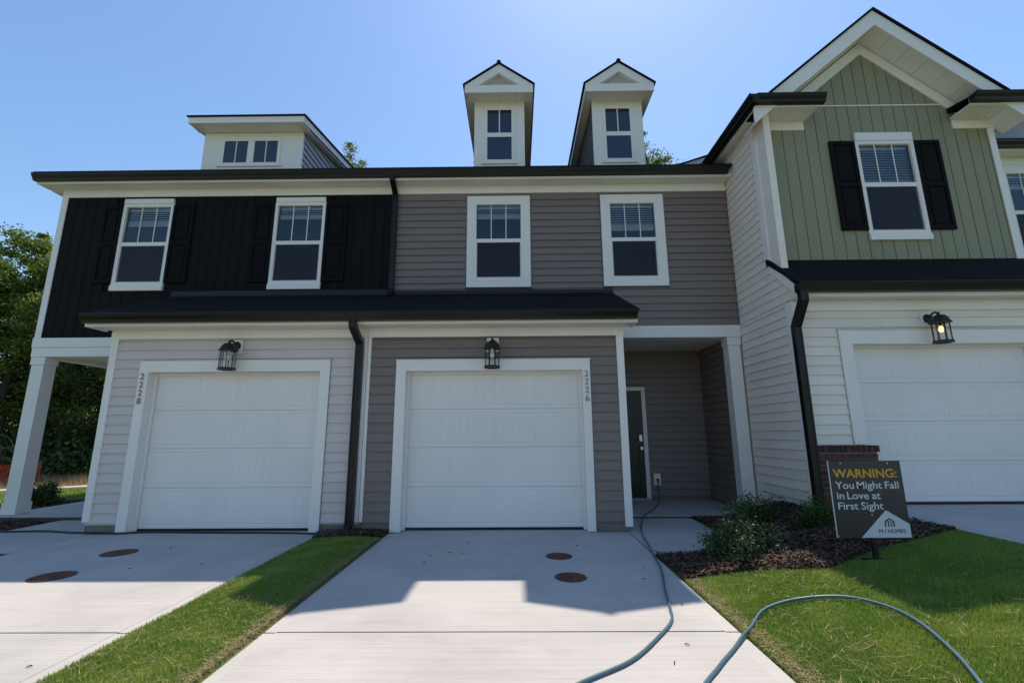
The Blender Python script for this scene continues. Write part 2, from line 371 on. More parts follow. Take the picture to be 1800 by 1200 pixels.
def garage_door(parent, x0, x1, z0, z1, y):
    d = empty('garage_door', ((x0 + x1) / 2, y, z0), parent); n = 4; h = (z1 - z0) / n; W = x1 - x0
    key = (round(W, 3), round(h, 3))
    if key not in _sec:
        # stamped section: height field over x with panel borders and vertical grooves
        xs = [0.0]; hx = [0.0]; cols = 4; mg = .05; pw = (W - mg * (cols + 1)) / cols
        def groove(x, w, dep):
            for dx, hh in ((-w, 0), (-w * .4, dep), (w * .4, dep), (w, 0)): xs.append(x + dx); hx.append(hh)
        for c in range(cols):
            a = mg + c * (pw + mg); groove(a, .008, 1)
            for k in range(1, 5): groove(a + pw * k / 5, .006, .6)
            groove(a + pw, .008, 1)
        xs.append(W); hx.append(0.0)
        zs = [0.0, .005, .045, .053, .059, .067, h - .067, h - .059, h - .053, h - .045, h - .004, h - .001]
        zin = [0, 0, 0, 2, 2, 1, 1, 2, 2, 0, 0, 0]
        V = []; F = []
        for zi, z in enumerate(zs):
            for xi, x in enumerate(xs):
                dd = 0.0
                inp = any(mg + c * (pw + mg) - .009 <= x <= mg + c * (pw + mg) + pw + .009 for c in range(cols))
                if zin[zi] == 1: dd = .0045 * hx[xi]
                elif zin[zi] == 2: dd = .0045 if inp else 0
                if zi == 0: dd = .007
                if zi == len(zs) - 1: dd = .004
                V.append((x, dd, z))
        nx = len(xs)
        for i in range(len(zs) - 1):
            for j in range(nx - 1): F.append((i * nx + j, i * nx + j + 1, (i + 1) * nx + j + 1, (i + 1) * nx + j))
        me = bpy.data.meshes.new('door_section'); me.from_pydata(V, [], F); me.materials.append(DOORW); _sec[key] = me
    for k in range(n):
        reg(bpy.data.objects.new('door_section', _sec[key]), d, (x0, y, z0 + k * h))
    box('bottom_seal', x0, x1, y + .002, y + .05, z0 - .025, z0 + .0, BLK, d)
    box('backing', x0, x1, y + .014, y + .05, z0 + .002, z1, DOORW, d)
    return d
def garage_trim(parent, xo0, xi0, xi1, xo1, zi, zo, y, z0=0.0, zl=None, jamb=.13):
    g = empty('garage_casing', ((xo0 + xo1) / 2, y, z0), parent); yt = y - .03
    box('casing', xo0, xi0, yt, y + .0, zl if zl else z0 + .004, zo, WHITE, g, .004); box('casing', xi1, xo1, yt, y, z0 + .004, zo, WHITE, g, .004)
    box('casing', xi0, xi1, yt, y, zi, zo, WHITE, g, .004)
    box('jamb', xi0 - .02, xi0 - .001, y + .001, y + jamb, z0 + .004, zi + .02, WHITE, g); box('jamb', xi1 + .001, xi1 + .02, y + .001, y + jamb, z0 + .004, zi + .02, WHITE, g)
    box('jamb', xi0, xi1, y + .001, y + jamb, zi + .001, zi + .02, WHITE, g)
    for (a, b) in ((xi0, xi0 + .035), (xi1 - .035, xi1)): box('stop', a, b, y + jamb - .03, y + jamb - .004, z0 + .004, zi, WHITE, g)
    box('stop', xi0 + .035, xi1 - .035, y + jamb - .03, y + jamb - .004, zi - .03, zi, WHITE, g)
    return g
def text_mesh(body, size, ext, off=0.0, align='CENTER', spacing=1.0):
    cu = bpy.data.curves.new('t', 'FONT'); cu.body = body; cu.size = size; cu.extrude = ext; cu.offset = off; cu.align_x = align; cu.resolution_u = 3; cu.space_character = spacing
    o = bpy.data.objects.new('t', cu); C.objects.link(o); dg = bpy.context.evaluated_depsgraph_get(); dg.update()
    me = bpy.data.meshes.new_from_object(o.evaluated_get(dg)); bpy.data.objects.remove(o); return me
def text(name, body, size, loc, m, parent, ext=.002, off=0.0, align='CENTER', spacing=1.0, fit=None, rotz=0.0):
    me = text_mesh(body, size, ext, off, align, spacing); me.materials.clear(); me.materials.append(m)
    o = bpy.data.objects.new(name, me); o.rotation_euler = (math.pi / 2, 0, rotz)
    if fit:
        xs = [v.co.x for v in me.vertices]; k = fit / (max(xs) - min(xs)); o.scale = (k, 1, 1)
    return reg(o, parent, loc)
def numbers(parent, digits, x, ztop, y):
    for i, dch in enumerate(digits):
        text('house_number', dch, .125, (x, y, ztop - .088 - i * .112), NUM, parent, .004, -.0008)

# ------------------------------------------------------------------ townhouse roots
T28 = tag(empty('townhouse', (-3.5, 1.2, 0)), 'townhouse with black vertical siding upstairs, a wide shed dormer and garage numbered 2228', 'townhouse', 'townhouses in the row')
T26 = tag(empty('townhouse', (2.4, 1.2, 0)), 'taupe lap-sided townhouse with two gable dormers and garage numbered 2226', 'townhouse', 'townhouses in the row')
TG = tag(empty('townhouse', (8.5, 1.2, .33)), 'townhouse with sage green gable, black shutters and brick beside its garage', 'townhouse', 'townhouses in the row')
YU = 1.15; PX = -.55      # upper wall plane, party line
# ---- bodies (rough shell behind the siding)
def zr(y): return 5.72 + .5 * (y - .79)
def holed_wall(parent, x0, x1, y0, y1, z0, z1, holes, m):
    mb = MB(); x = x0
    for (a, b, c, d) in sorted(holes):
        mb.box(x, a, y0, y1, z0, z1); mb.box(a, b, y0, y1, z0, c); mb.box(a, b, y0, y1, d, z1); x = b
    mb.box(x, x1, y0, y1, z0, z1); return mb.build('wall', m, parent)
v1 = (-5.423, -4.522, 3.77, 5.283); v2 = (-2.712, -1.812, 3.77, 5.283); w1 = (.798, 1.683, 3.796, 5.26); w2 = (3.143, 4.027, 3.796, 5.26)
gwin = (6.779, 7.681, 4.108, 5.643); rw = (10.16, 11.06, 4.16, 5.75)
ins = lambda q: (q[0] + .02, q[1] - .02, q[2] + .02, q[3] - .02)
holed_wall(T28, -6.555, PX, YU + .012, YU + .40, 2.58, 5.60, [ins(v1), ins(v2)], BLACKS); holed_wall(T26, PX + .001, 5.25, YU + .012, YU + .40, 2.83, 5.60, [ins(w1), ins(w2)], TAUPE)
box('rear_wall', -6.555, PX, YU + .401, 11.6, 2.65, 5.60, BLACKS, T28); box('rear_wall', PX + .001, 5.25, YU + .401, 11.6, 2.83, 5.60, TAUPE, T26)
box('wall', -4.18, PX - .001, .012, 2.9, 0, 2.75, GREIGE, T28) if False else None
def shell(parent, x0, x1, y0, y1, z0, z1, hx0, hx1, hz, m, name='wall'):   # front wall slab with a garage opening, plus side slabs
    mb = MB(); t = .1
    mb.box(x0, hx0, y0, y0 + t, z0, z1).box(hx1, x1, y0, y0 + t, z0, z1).box(hx0, hx1, y0, y0 + t, hz, z1)
    mb.box(x0, x0 + t, y0 + t, y1, z0, z1).box(x1 - t, x1, y0 + t, y1, z0, z1).box(x0 + t, x1 - t, y1 - t, y1, z0, z1)
    return mb.build(name, m, parent)
shell(T28, -4.175, PX, .012, 2.95, .1, 2.75, -3.60, -1.18, 2.115, GREIGE)
shell(T26, PX + .001, 3.02, .012, 2.95, .1, 2.75, -.012, 2.452, 2.115, TAUPE)
for (p, a, b) in ((T28, -4.17, -3.60), (T28, -1.18, PX), (T26, PX + .001, -.012), (T26, 2.452, 3.015)):
    box('foundation', a, b, .02, .10, -.1, .099, FOUND, p)
# ---- 2228 / 2226 garage front
lap(GREIGE, T28, -4.09, PX - .05, .01, .125, 2.585, [(-3.73, -1.05, 0, 2.285)])
lap(TAUPE, T26, PX + .05, 2.93, .01, .125, 2.585, [(-.144, 2.558, 0, 2.268)])
box('corner_board', -4.19, -4.09, -.022, .012, .14, 2.60, WHITE, T28, .003); box('corner_board', -4.19, -4.165, .013, .11, .14, 2.60, WHITE, T28)
box('corner_board', 2.93, 3.03, -.022, .012, .06, 2.60, WHITE, T26, .003); box('corner_board', 3.005, 3.03, .013, .11, .06, 2.60, WHITE, T26)
box('corner_board', PX + .004, PX + .05, -.016, .012, .13, 2.60, WHITE, T26, .003)
box('corner_board', PX - .05, PX - .003, -.016, .012, .13, 2.60, WHITE, T28, .003)
garage_trim(T28, -3.722, -3.59, -1.19, -1.057, 2.115, 2.272, .0); garage_door(T28, -3.59, -1.19, .03, 2.115, .132)
garage_trim(T26, -.136, 0, 2.44, 2.55, 2.107, 2.26, .0); garage_door(T26, 0, 2.44, .03, 2.107, .132)
box('drip_cap', -3.735, -1.045, -.036, .0, 2.274, 2.282, WHITE, T28); box('drip_cap', -.148, 2.562, -.036, .0, 2.262, 2.27, WHITE, T26)
numbers(T28, '2228', -3.662, 2.10, -.037); numbers(T26, '2226', 2.497, 2.10, -.037)
# eave over the garages
for (p, a, b) in ((T28, -4.20, PX), (T26, PX + .001, 3.04)):
    box('frieze', a, b, -.026, .012, 2.588, 2.714, WHITE, p, .003)
    soffit_x(p, a - (.1 if a < -2 else 0), b + (.1 if b > 2 else 0), -.29, -.027, 2.714, .305)
    box('fascia', a - (.1 if a < -2 else 0), b + (.1 if b > 2 else 0), -.315, -.291, 2.705, 2.83, WHITE, p, .003)
    gutter_x(p, a - (.11 if a < -2 else -.0), b + (.11 if b > 2 else 0), -.44, 2.745, 2.862)
box('fascia', -4.325, -4.301, -.315, .012, 2.705, 2.80, WHITE, T28); box('fascia', 3.141, 3.165, -.315, .012, 2.705, 2.80, WHITE, T26)
def shed(p, a, b):
    mb = MB(); s = (3.56 - 2.865) / (YU + .40)
    mb.prism_x([(-.40, 2.845), (-.40, 2.872), (YU + .01, 3.572), (YU + .01, 3.50)], a, b); return mb.build('roof', SHING, p)
shed(T28, -4.36, PX); shed(T26, PX + .001, 3.18)
MB().prism_x([(YU - .05, 3.552), (YU - .05, 3.560), (YU - .020, 3.577), (YU - .020, 3.66), (YU - .012, 3.66), (YU - .012, 3.56)], -4.36, PX).build('flashing', GUT, T28)
MB().prism_x([(YU - .05, 3.552), (YU - .05, 3.560), (YU - .020, 3.577), (YU - .020, 3.66), (YU - .012, 3.66), (YU - .012, 3.56)], PX + .001, 3.18).build('flashing', GUT, T26)
# triangular cheek walls at both ends of the garage roof
MB().prism_x([(-.28, 2.72), (YU, 2.72), (YU, 3.50)], -4.19, -4.15).build('cheek_wall', WHITE, T28); MB().prism_x([(-.28, 2.72), (YU, 2.72), (YU, 3.50)], 2.99, 3.03).build('cheek_wall', WHITE, T26)
# ---- upper storey 2228 (black vertical siding)
holes = [(q[0] - .01, q[1] + .01, q[2] - .10, q[3] + .095) for q in (v1, v2)]
vert(BLACKS, T28, -6.46, PX - .06, YU, 2.865, lambda x: 5.427, [(h[0], h[1], h[2], h[3]) for h in holes])
for q in (v1, v2): window(T28, *q, YU, 0, .092, .095, 3, .42 if q is v1 else .25)
for (a, b) in ((-5.755, -5.428), (-4.517, -4.145), (-3.071, -2.717), (-1.807, -1.418)): shutter(T28, a, b, 3.814, 5.254, YU - .012)
box('corner_board', -6.565, -6.46, YU - .024, YU + .01, 2.865, 5.44, WHITE, T28, .003); box('corner_board', -6.565, -6.54, YU + .011, YU + .10, 2.865, 5.44, WHITE, T28)
box('corner_board', PX - .06, PX - .004, YU - .02, YU + .01, 2.9, 5.44, WHITE, T28, .003)
# ---- upper storey 2226 (taupe lap)
lap(TAUPE, T26, PX + .004, 5.25, YU, 2.995, 5.427, [(q[0] - .125, q[1] + .125, q[2] - .125, q[3] + .125) for q in (w1, w2)] + [(PX, 3.18, 2.9, 3.57)])
for q in (w1, w2): window(T26, *q, YU, .11, 0, 0, 3, .28 if q is w1 else .66)
# main eave
for (p, a, b) in ((T28, -6.60, PX), (T26, PX + .001, 5.255)):
    l = .22 if a < -2 else 0
    box('frieze', a + (.035 if l else 0), b, YU - .028, YU + .01, 5.425, 5.57, WHITE, p, .003)
    soffit_x(p, a - l, b, .92, YU - .029, 5.57, .305)
    box('fascia', a - l, b, .896, .919, 5.56, 5.70, WHITE, p, .003)
    gutter_x(p, a - l - (.02 if l else 0), b - (.06 if b > 2 else 0), .79, 5.60, 5.722, .106)
    # main roof slab
    MB().prism_x([(.80, 5.715), (.80, 5.745), (6.2, zr(6.2) + .02), (11.8, zr(.6)), (11.8, zr(.6) - .05), (6.2, zr(6.2) - .08)], a - l, b).build('roof', SHING, p)
MB().prism_x([(.93, 5.60), (11.6, 5.60), (6.2, zr(6.2) - .1)], -6.56, -6.53).build('gable_wall', GREYS, T28)
box('soffit', -6.82, -6.60, YU, 11.6, 5.57, 5.60, SOFF, T28)
# ---- dormers
def side_boards(parent, m, x, y0, zlo, ztop, face, ymax=None, slope=0):
    z = zlo
    while z < ztop - .02:
        t = min(z + .128, ztop); ye = .79 + (z - 5.72) / .5
        ya = y0
        if slope: ya = max(y0, y0 + (z - ztop) / slope) if z > ztop else y0
        put_board(m, parent, ya, min(ye, 9), x, z, t, face); z += .128
def gable_dormer(parent, cx):
    d = empty('dormer', (cx, 1.62, 6.1), parent); hw = .4885; y = 1.62; yf = 1.30; ew = .653
    a, b = cx - hw, cx + hw
    box('wall', a + .012, b - .012, y + .012, 5.0, 6.05, 7.66, WHITE, d)
    box('front_panel', a, b, y - .02, y + .01, 6.08, 7.652, WHITE, d)
    lo = 6.10
    for f, x in (('left', a + .010), ('right', b - .010)):
        side_boards(d, TAUPE, x, y + .01, lo, 7.64, f)
    window(d, cx - .31, cx + .31, 6.32, 7.51, y - .018, 0, .0, 0, 2, 0, split=6.911) if False else None
    # window built as sub-parts of the dormer
    x0, x1, z0, z1 = cx - .29, cx + .29, 6.325, 7.51; yy = y - .02; fr = .055; zm = 6.911
    mb = MB(); mb.box(x0, x0 + fr, yy - .022, yy, z0, z1).box(x1 - fr, x1, yy - .022, yy, z0, z1).box(x0 + fr, x1 - fr, yy - .022, yy, z0, z0 + fr).box(x0 + fr, x1 - fr, yy - .022, yy, z1 - fr, z1).box(x0 + fr, x1 - fr, yy - .018, yy, zm - .045, zm + .045)
    mb.box(x0 - .045, x1 + .045, yy - .03, yy, z0 - .035, z0 - .002); mb.build('window_frame', WHITE, d)
    box('pane', x0 + fr, x1 - fr, yy - .008, yy - .001, z0 + fr, zm - .045, DARKGL, d); box('pane', x0 + fr, x1 - fr, yy - .010, yy - .001, zm + .045, z1 - fr, DARKGL, d)
    box('muntin', cx - .010, cx + .010, yy - .016, yy - .0105, zm + .045, z1 - fr, WHITE, d)
    box('screen_frame', x0 + fr, x1 - fr, yy - .012, yy - .0085, zm - .052, zm - .0455, BLK, d)
    # soffit, eave band and gable pediment
    for k in range(4):
        xa = cx - ew + .02 + k * (2 * ew - .04) / 4; box('soffit_panel', xa + .002, xa + (2 * ew - .04) / 4 - .002, yf + .025, y - .021, 7.645, 7.665, SOFF, d)
    for s in (-1, 1):
        xa, xb = (cx - ew + .02, a) if s < 0 else (b, cx + ew - .02); yy2 = y - .02; k = 0
        while yy2 < 5.3: box('soffit_panel', xa, xb, yy2 + .002, min(yy2 + .26, 5.3), 7.645, 7.665, SOFF, d); yy2 += .262
        box('fascia', cx + s * ew - (.02 if s > 0 else 0), cx + s * ew + (.02 if s < 0 else 0), yf + .022, 5.4, 7.63, 7.745, WHITE, d)
    box('fascia', cx - ew, cx + ew, yf - .004, yf + .02, 7.612, 7.775, WHITE, d, .003)
    sl = (8.235 - 7.775) / ew; rw = .175; apex = 7.775 + sl * ew
    # rake boards: polygon ring (outer triangle minus inner triangle)
    def tri(h): return [(cx - ew + h[0], 7.776), (cx + ew - h[0], 7.776), (cx, 7.776 + sl * (ew - h[0]))]
    o = tri((0,)); i = [(cx - .38, 7.777), (cx + .38, 7.777), (cx, 7.777 + sl * .38)]
    V = [(x, yf - .002, z) for x, z in o] + [(x, yf - .002, z) for x, z in i] + [(x, yf + .074, z) for x, z in i] + [(x, yf + .074, z) for x, z in o]
    F = [(0, 3, 5, 2), (1, 2, 5, 4), (3, 6, 8, 5), (4, 5, 8, 7), (3, 4, 7, 6), (0, 2, 11, 9), (2, 1, 10, 11)]
    mesh('rake_board', V, F, WHITE, d, (cx, yf, 7.776))
    mesh('gable_vent', [(cx - .50, yf + .075, 7.74), (cx + .50, yf + .075, 7.74), (cx, yf + .075, 7.74 + sl * .50)], [(0, 1, 2)], VENT, d, (cx, yf, 7.77))
    for s in (-1, 1):
        e = ew + .035; zt = 7.775 - sl * .035; t = .026
        MB().prism_y([(cx, apex + .012), (cx + s * e, zt + .012), (cx + s * e, zt + .012 + t), (cx, apex + .012 + t)], yf - .03, 6.1).build('roof_slope', SHING, d)
    MB().tube([(cx, yf - .035, apex + .030), (cx, 6.1, apex + .030)], .042, 8).build('ridge_cap', SHING, d)
    return d
DARKGL = mat('dark dormer glass', (.010, .014, .028), .04, .05, spec=1.0)
gable_dormer(T26, 1.240); gable_dormer(T26, 3.5425)
def shed_dormer(parent):
    d = empty('dormer', (-3.55, 1.62, 6.1), parent); a, b = -4.513, -2.591; y = 1.62; yf = 1.30
    box('front_panel', a, b, y - .02, y + .01, 6.08, 7.03, WHITE, d)
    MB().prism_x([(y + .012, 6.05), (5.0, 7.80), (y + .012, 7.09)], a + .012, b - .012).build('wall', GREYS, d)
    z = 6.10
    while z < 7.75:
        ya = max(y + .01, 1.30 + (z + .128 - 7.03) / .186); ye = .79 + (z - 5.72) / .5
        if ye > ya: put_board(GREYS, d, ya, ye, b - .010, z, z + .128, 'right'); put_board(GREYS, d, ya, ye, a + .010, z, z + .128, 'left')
        z += .128
    box('corner_board', b - .06, b + .008, y - .026, y + .03, 6.08, 7.03, WHITE, d)
    yy = y - .02; z0, z1 = 6.328, 6.89; fr = .05
    mb = MB(); mb.box(-4.165, -2.995, yy - .022, yy, z0, z0 + fr).box(-4.165, -2.995, yy - .022, yy, z1 - fr, z1)
    for (p, q) in ((-4.165, -4.093), (-3.636, -3.508), (-3.055, -2.995)): mb.box(p, q, yy - .022, yy, z0 + fr, z1 - fr)
    mb.box(-4.21, -2.95, yy - .03, yy, z0 - .03, z0 - .002); mb.build('window_frame', WHITE, d)
    for (p, q) in ((-4.093, -3.636), (-3.508, -3.055)):
        box('pane', p, q, yy - .010, yy - .001, z0 + fr, z1 - fr, DARKGL, d); box('muntin', (p + q) / 2 - .009, (p + q) / 2 + .009, yy - .016, yy - .0105, z0 + fr, z1 - fr, WHITE, d)
    xa = a - .12
    while xa < b + .12:
        e = min(xa + .20, b + .14); mesh('soffit_panel', [(xa + .003, yf + .02, 7.03), (e, yf + .02, 7.03), (e, y - .021, 7.035), (xa + .003, y - .021, 7.035), (xa + .003, yf + .02, 7.045), (e, yf + .02, 7.045), (e, y - .021, 7.05), (xa + .003, y - .021, 7.05)], BF, SOFF, d, (xa, yf, 7.03)); xa += .203
    box('fascia', a - .13, b + .15, yf - .004, yf + .02, 7.03, 7.155, WHITE, d, .003)
    for x in (a - .13, b + .126):
        MB().prism_x([(yf + .021, 7.03), (5.1, 7.03 + .186 * 3.8), (5.1, 7.155 + .186 * 3.8), (yf + .021, 7.158)], x, x + .024).build('fascia', WHITE, d)
    for (p, q) in ((a - .105, a), (b, b + .125)):
        MB().prism_x([(y, 7.045), (5.1, 7.045 + .186 * 3.5), (5.1, 7.06 + .186 * 3.5), (y, 7.06)], p, q).build('soffit_panel', SOFF, d)
    MB().prism_x([(yf - .03, 7.158), (5.2, 7.158 + .186 * 3.93), (5.2, 7.19 + .186 * 3.93), (yf - .03, 7.182)], a - .16, b + .18).build('roof_slope', SHING, d)
shed_dormer(T28)
# ---- downspouts
downspout(T26, [(PX - .03, .855, 5.62), (PX - .03, .855, 5.56), (PX - .03, YU - .06, 5.40), (PX - .03, YU - .06, 5.30), (PX - .03, YU - .06, 3.66), (PX - .03, YU - .16, 3.50)])
downspout(T28, [(PX - .10, -.375, 2.76), (PX - .10, -.375, 2.68), (PX - .10, -.07, 2.50), (PX - .10, -.065, 2.36), (PX - .10, -.065, .12), (PX - .10, -.14, .03)], .095, .075)
# ---- porch of 2228 (open corner with a column)
box('beam', -6.57, -4.19, YU - .02, YU + .22, 2.545, 2.70, WHITE, T28, .004); box('belt_board', -6.575, -4.19, YU - .032, YU + .015, 2.702, 2.863, WHITE, T28, .004)
box('beam', -6.57, -6.35, YU + .221, 3.3, 2.545, 2.70, WHITE, T28); box('porch_ceiling', -6.35, -4.18, YU + .22, 3.3, 2.60, 2.64, SOFF, T28)
box('wall', -6.3, -4.18, 2.95, 3.05, 0, 2.6, GREIGE, T28)
def column(parent, x0, x1, y0, y1, z0, z1):
    c = empty('porch_column', ((x0 + x1) / 2, (y0 + y1) / 2, z0), parent)
    box('shaft', x0, x1, y0, y1, z0 + .17, z1 - .13, WHITE, c, .004); box('plinth', x0 - .016, x1 + .016, y0 - .016, y1 + .016, z0, z0 + .17, WHITE, c, .004); box('capital', x0 - .014, x1 + .014, y0 - .014, y1 + .014, z1 - .13, z1, WHITE, c, .004)
column(T28, -6.545, -6.335, YU, YU + .21, .05, 2.543)
# ---- porch of 2226
box('beam', 3.031, 5.262, YU - .022, YU + .2, 2.79, 2.992, WHITE, T26, .004)
column(T26, 5.035, 5.235, YU, YU + .2, .03, 2.788)
x = 3.03
while x < 5.2: box('ceiling_board', x + .002, min(x + .1, 5.2), YU + .2, 2.6, 2.80, 2.815, SOFF, T26); x += .102
cl = MB().lathe([(.07, 2.797), (.075, 2.793), (.075, 2.80)], (3.93, 1.85), 20).build('recessed_light', WHITE, T26)
box('wall', 3.02, 5.25, 2.51, 2.6, 0, 2.8, TAUPED, T26); box('wall', 5.10, 5.25, YU + .21, 2.51, 0, 2.8, TAUPED, T26)
lap(TAUPE, T26, 3.03, 5.10, 2.508, .10, 2.79, [(2.9, 3.985, 0, 2.10)]); lap(TAUPE, T26, YU + .22, 2.508, 5.098, .10, 2.79, face='left')
ed = empty('entry_door', (3.46, 2.5, .04), T26)
for (a, b, c, e) in ((3.912, 3.985, .04, 2.10), (3.02, 3.912, 2.03, 2.10)): box('door_casing', a, b, 2.47, 2.507, c, e, WHITE, ed, .003)
box('door_leaf', 3.03, 3.91, 2.488, 2.508, .05, 2.03, BLK, ed)
for (a, b) in ((3.13, 3.42), (3.52, 3.81)):
    for (c, e) in ((.25, .95), (1.1, 1.88)): box('door_panel', a, b, 2.478, 2.487, c, e, BLK, ed, .006)
box('keypad', 3.825, 3.885, 2.462, 2.487, 1.08, 1.20, STEEL, ed, .006); MB().tube([(3.855, 2.487, .96), (3.855, 2.44, .96), (3.855, 2.42, .96)], [.012, .012, .03], 10).build('door_knob', STEEL, ed)
box('threshold', 3.03, 3.985, 2.43, 2.507, .035, .07, STEEL, ed)
hb = empty('hose_bib', (4.12, 2.49, .3), T26); box('cover_plate', 4.05, 4.18, 2.470, 2.492, .29, .50, WHITE, hb, .006); MB().tube([(4.115, 2.47, .40), (4.115, 2.42, .40), (4.115, 2.40, .35)], .018, 8).build('tap', BLK, hb)
# ------------------------------------------------------------------ green townhouse
GX, GR, YG, YGU, ZG = 5.27, 8.946, -.26, .10, .335
holed_wall(TG, GX + .012, GR - .012, YGU + .012, YGU + .40, 3.06, 6.0, [ins(gwin)], GREEN); box('rear_wall', GX + .012, GR - .012, YGU + .401, 11.6, 3.06, 6.0, CREAM, TG); shell(TG, GX + .012, GR - .012, YG + .012, 3.0, ZG - .5, 3.05, 5.995, 8.465, 2.40, CREAM)
lap(CREAM, TG, 5.37, 8.85, YG + .01, 1.085, 2.85, [(5.835, 8.64, 0, 2.60)])
box('corner_board', GX - .01, 5.37, YG - .022, YG + .012, 1.085, 2.99, WHITE, TG, .003); box('corner_board', GX - .012, GX + .012, YG + .013, YG + .11, 1.085, 2.99, WHITE, TG)
box('corner_board', 8.85, GR + .01, YG - .022, YG + .012, .4, 2.99, WHITE, TG, .003)
garage_trim(TG, 5.844, 6.01, 8.45, 8.62, 2.39, 2.578, YG + .005, ZG, 1.085); garage_door(TG, 6.01, 8.45, ZG + .03, 2.39, YG + .137)
box('drip_cap', 5.83, 8.634, YG - .034, YG + .004, 2.580, 2.59, WHITE, TG)
# brick base beside the garage door, each brick a part
MB().box(5.32, 6.055, YG - .088, YG + .01, .1, 1.0).build('mortar', MORT, TG)
bid = {}
def brick(x0, x1, y0, y1, z0, z1, k):
    key = (round(x1 - x0, 3), round(y1 - y0, 3), round(z1 - z0, 3), k)
    if key not in bid:
        o = box('brick', 0, x1 - x0, 0, y1 - y0, 0, z1 - z0, BRICKM[k], None, .004); me = o.data
        for v in me.vertices: v.co += Vector(((x1 - x0) / 2, (y1 - y0) / 2, 0))
        C.objects.unlink(o); bpy.data.objects.remove(o); bid[key] = me
    reg(bpy.data.objects.new('brick', bid[key]), TG, (x0, y0, z0))
for r in range(12):
    z = .17 + r * .068; xs = [5.31, 5.51, 5.71, 5.91, 6.06] if r % 2 == 0 else [5.31, 5.41, 5.61, 5.81, 6.01, 6.06]
    for a, b in zip(xs, xs[1:]):
        dy = random.uniform(-.003, .003); brick(a + .005, b - .005, YG - .098 + dy, YG - .02, z, z + .057, random.choice((0, 0, 1, 2)))
x = 5.30
while x < 6.06: brick(x + .005, min(x + .068, 6.075), YG - .115, YG - .01, 1.0, 1.078, random.choice((0, 1, 1, 2))); x += .0725
# left return wall seen beside the porch: lap siding facing 2226
lap(CREAM, TG, YG + .11, YU - .03, GX + .002, .12, 3.0, face='left'); lap(CREAM, TG, YGU + .10, YU - .03, GX + .002, 3.0, 5.97, face='left')
box('wall', GX + .003, GX + .1, YG + .1, 3.0, 0, 6.0, CREAM, TG)
box('corner_board', GX - .014, GX + .01, YGU + .0, YGU + .10, 3.70, 5.99, WHITE, TG)
# skirt roof over garage
box('frieze', GX - .012, GR + .012, YG - .028, YG + .012, 2.85, 2.99, WHITE, TG, .003); soffit_x(TG, GX - .012, GR, -.47, YG - .029, 2.99)
box('fascia', GX - .05, GR + .05, -.495, -.471, 2.985, 3.12, WHITE, TG, .003); gutter_x(TG, GX - .07, GR + .07, -.62, 3.035, 3.152)
MB().prism_x([(-.57, 3.135), (-.57, 3.163), (YGU + .01, 3.735), (YGU + .01, 3.66)], GX - .055, GR + .055).build('roof', SHING, TG)
MB().prism_x([(-.495, 2.99), (YGU - .01, 3.53), (YGU - .01, 3.69), (-.495, 3.125)], GX - .035, GX - .013).build('rake_board', WHITE, TG)
MB().prism_x([(-.46, 3.0), (YGU + .1, 3.0), (YGU + .1, 3.70), (YGU, 3.60)], GX + .003, GX + .02).build('cheek_wall', CREAM, TG)
for k in range(5): put_board(CREAM, TG, -.46 + max(0, (k * .128 + .02)) * .9, YGU + .11, GX + .002, 3.0 + k * .128, 3.0 + k * .128 + .128, 'left')
# green gable
gc = (GX + GR) / 2; gs = .833; gw = (7.10, 0)
ztop = lambda x: min(7.34 - gs * abs(x - gc), 7.34) if 5.27 < x < 8.95 else 5.8
vert(GREEN, TG, 5.36, 8.86, YGU, 3.70, lambda x: min(7.36 - gs * abs(x - gc), 7.36), [(gwin[0] - .01, gwin[1] + .01, gwin[2] - .10, gwin[3] + .135)])
MB().prism_y([(GX + .02, 5.9), (GR - .02, 5.9), (gc, 7.40)], YGU + .012, 11.0).build('gable_wall', GREEN, TG)
window(TG, *gwin, YGU, 0, .135, .098, 3, .97, split=4.908); shutter(TG, 6.383, 6.772, 4.169, 5.637, YGU - .012); shutter(TG, 7.688, 8.066, 4.169, 5.637, YGU - .012)
box('corner_board', GX - .012, 5.36, YGU - .024, YGU + .01, 3.70, 5.99, WHITE, TG, .003); box('corner_board', 8.86, GR + .012, YGU - .024, YGU + .01, 3.70, 5.99, WHITE, TG, .003)
box('band', 6.05, 8.36, YGU - .028, YGU - .012, 6.258, 6.275, WHITE, TG)
for (a, b) in ((GX - .02, 6.04), (8.34, GR + .02)):                     # eave returns
    box('frieze', a, b, YGU - .032, YGU + .01, 5.845, 5.99, WHITE, TG, .003)
    ea, eb = (a - .13, b + .03) if a < 7 else (a - .03, b + .13)
    soffit_x(TG, ea, eb, -.25, YGU - .033, 5.99); box('fascia', ea, eb, -.274, -.251, 5.985, 6.10, WHITE, TG, .003)
    gutter_x(TG, ea - .02, eb + .05 if a < 7 else eb + .02, -.40, 6.01, 6.125)
    MB().prism_x([(-.28, 6.12), (YGU, 6.12), (YGU, 6.20)], ea, eb).build('return_roof', SHING, TG)
gutter_y(TG, -.40, 1.75, GX - .275, 6.01, 6.125); box('fascia', GX - .15, GX - .128, -.25, 1.8, 5.985, 6.10, WHITE, TG); box('soffit', GX - .128, GX + .01, -.25, 1.8, 5.99, 6.01, SOFF, TG)
yr = -.27
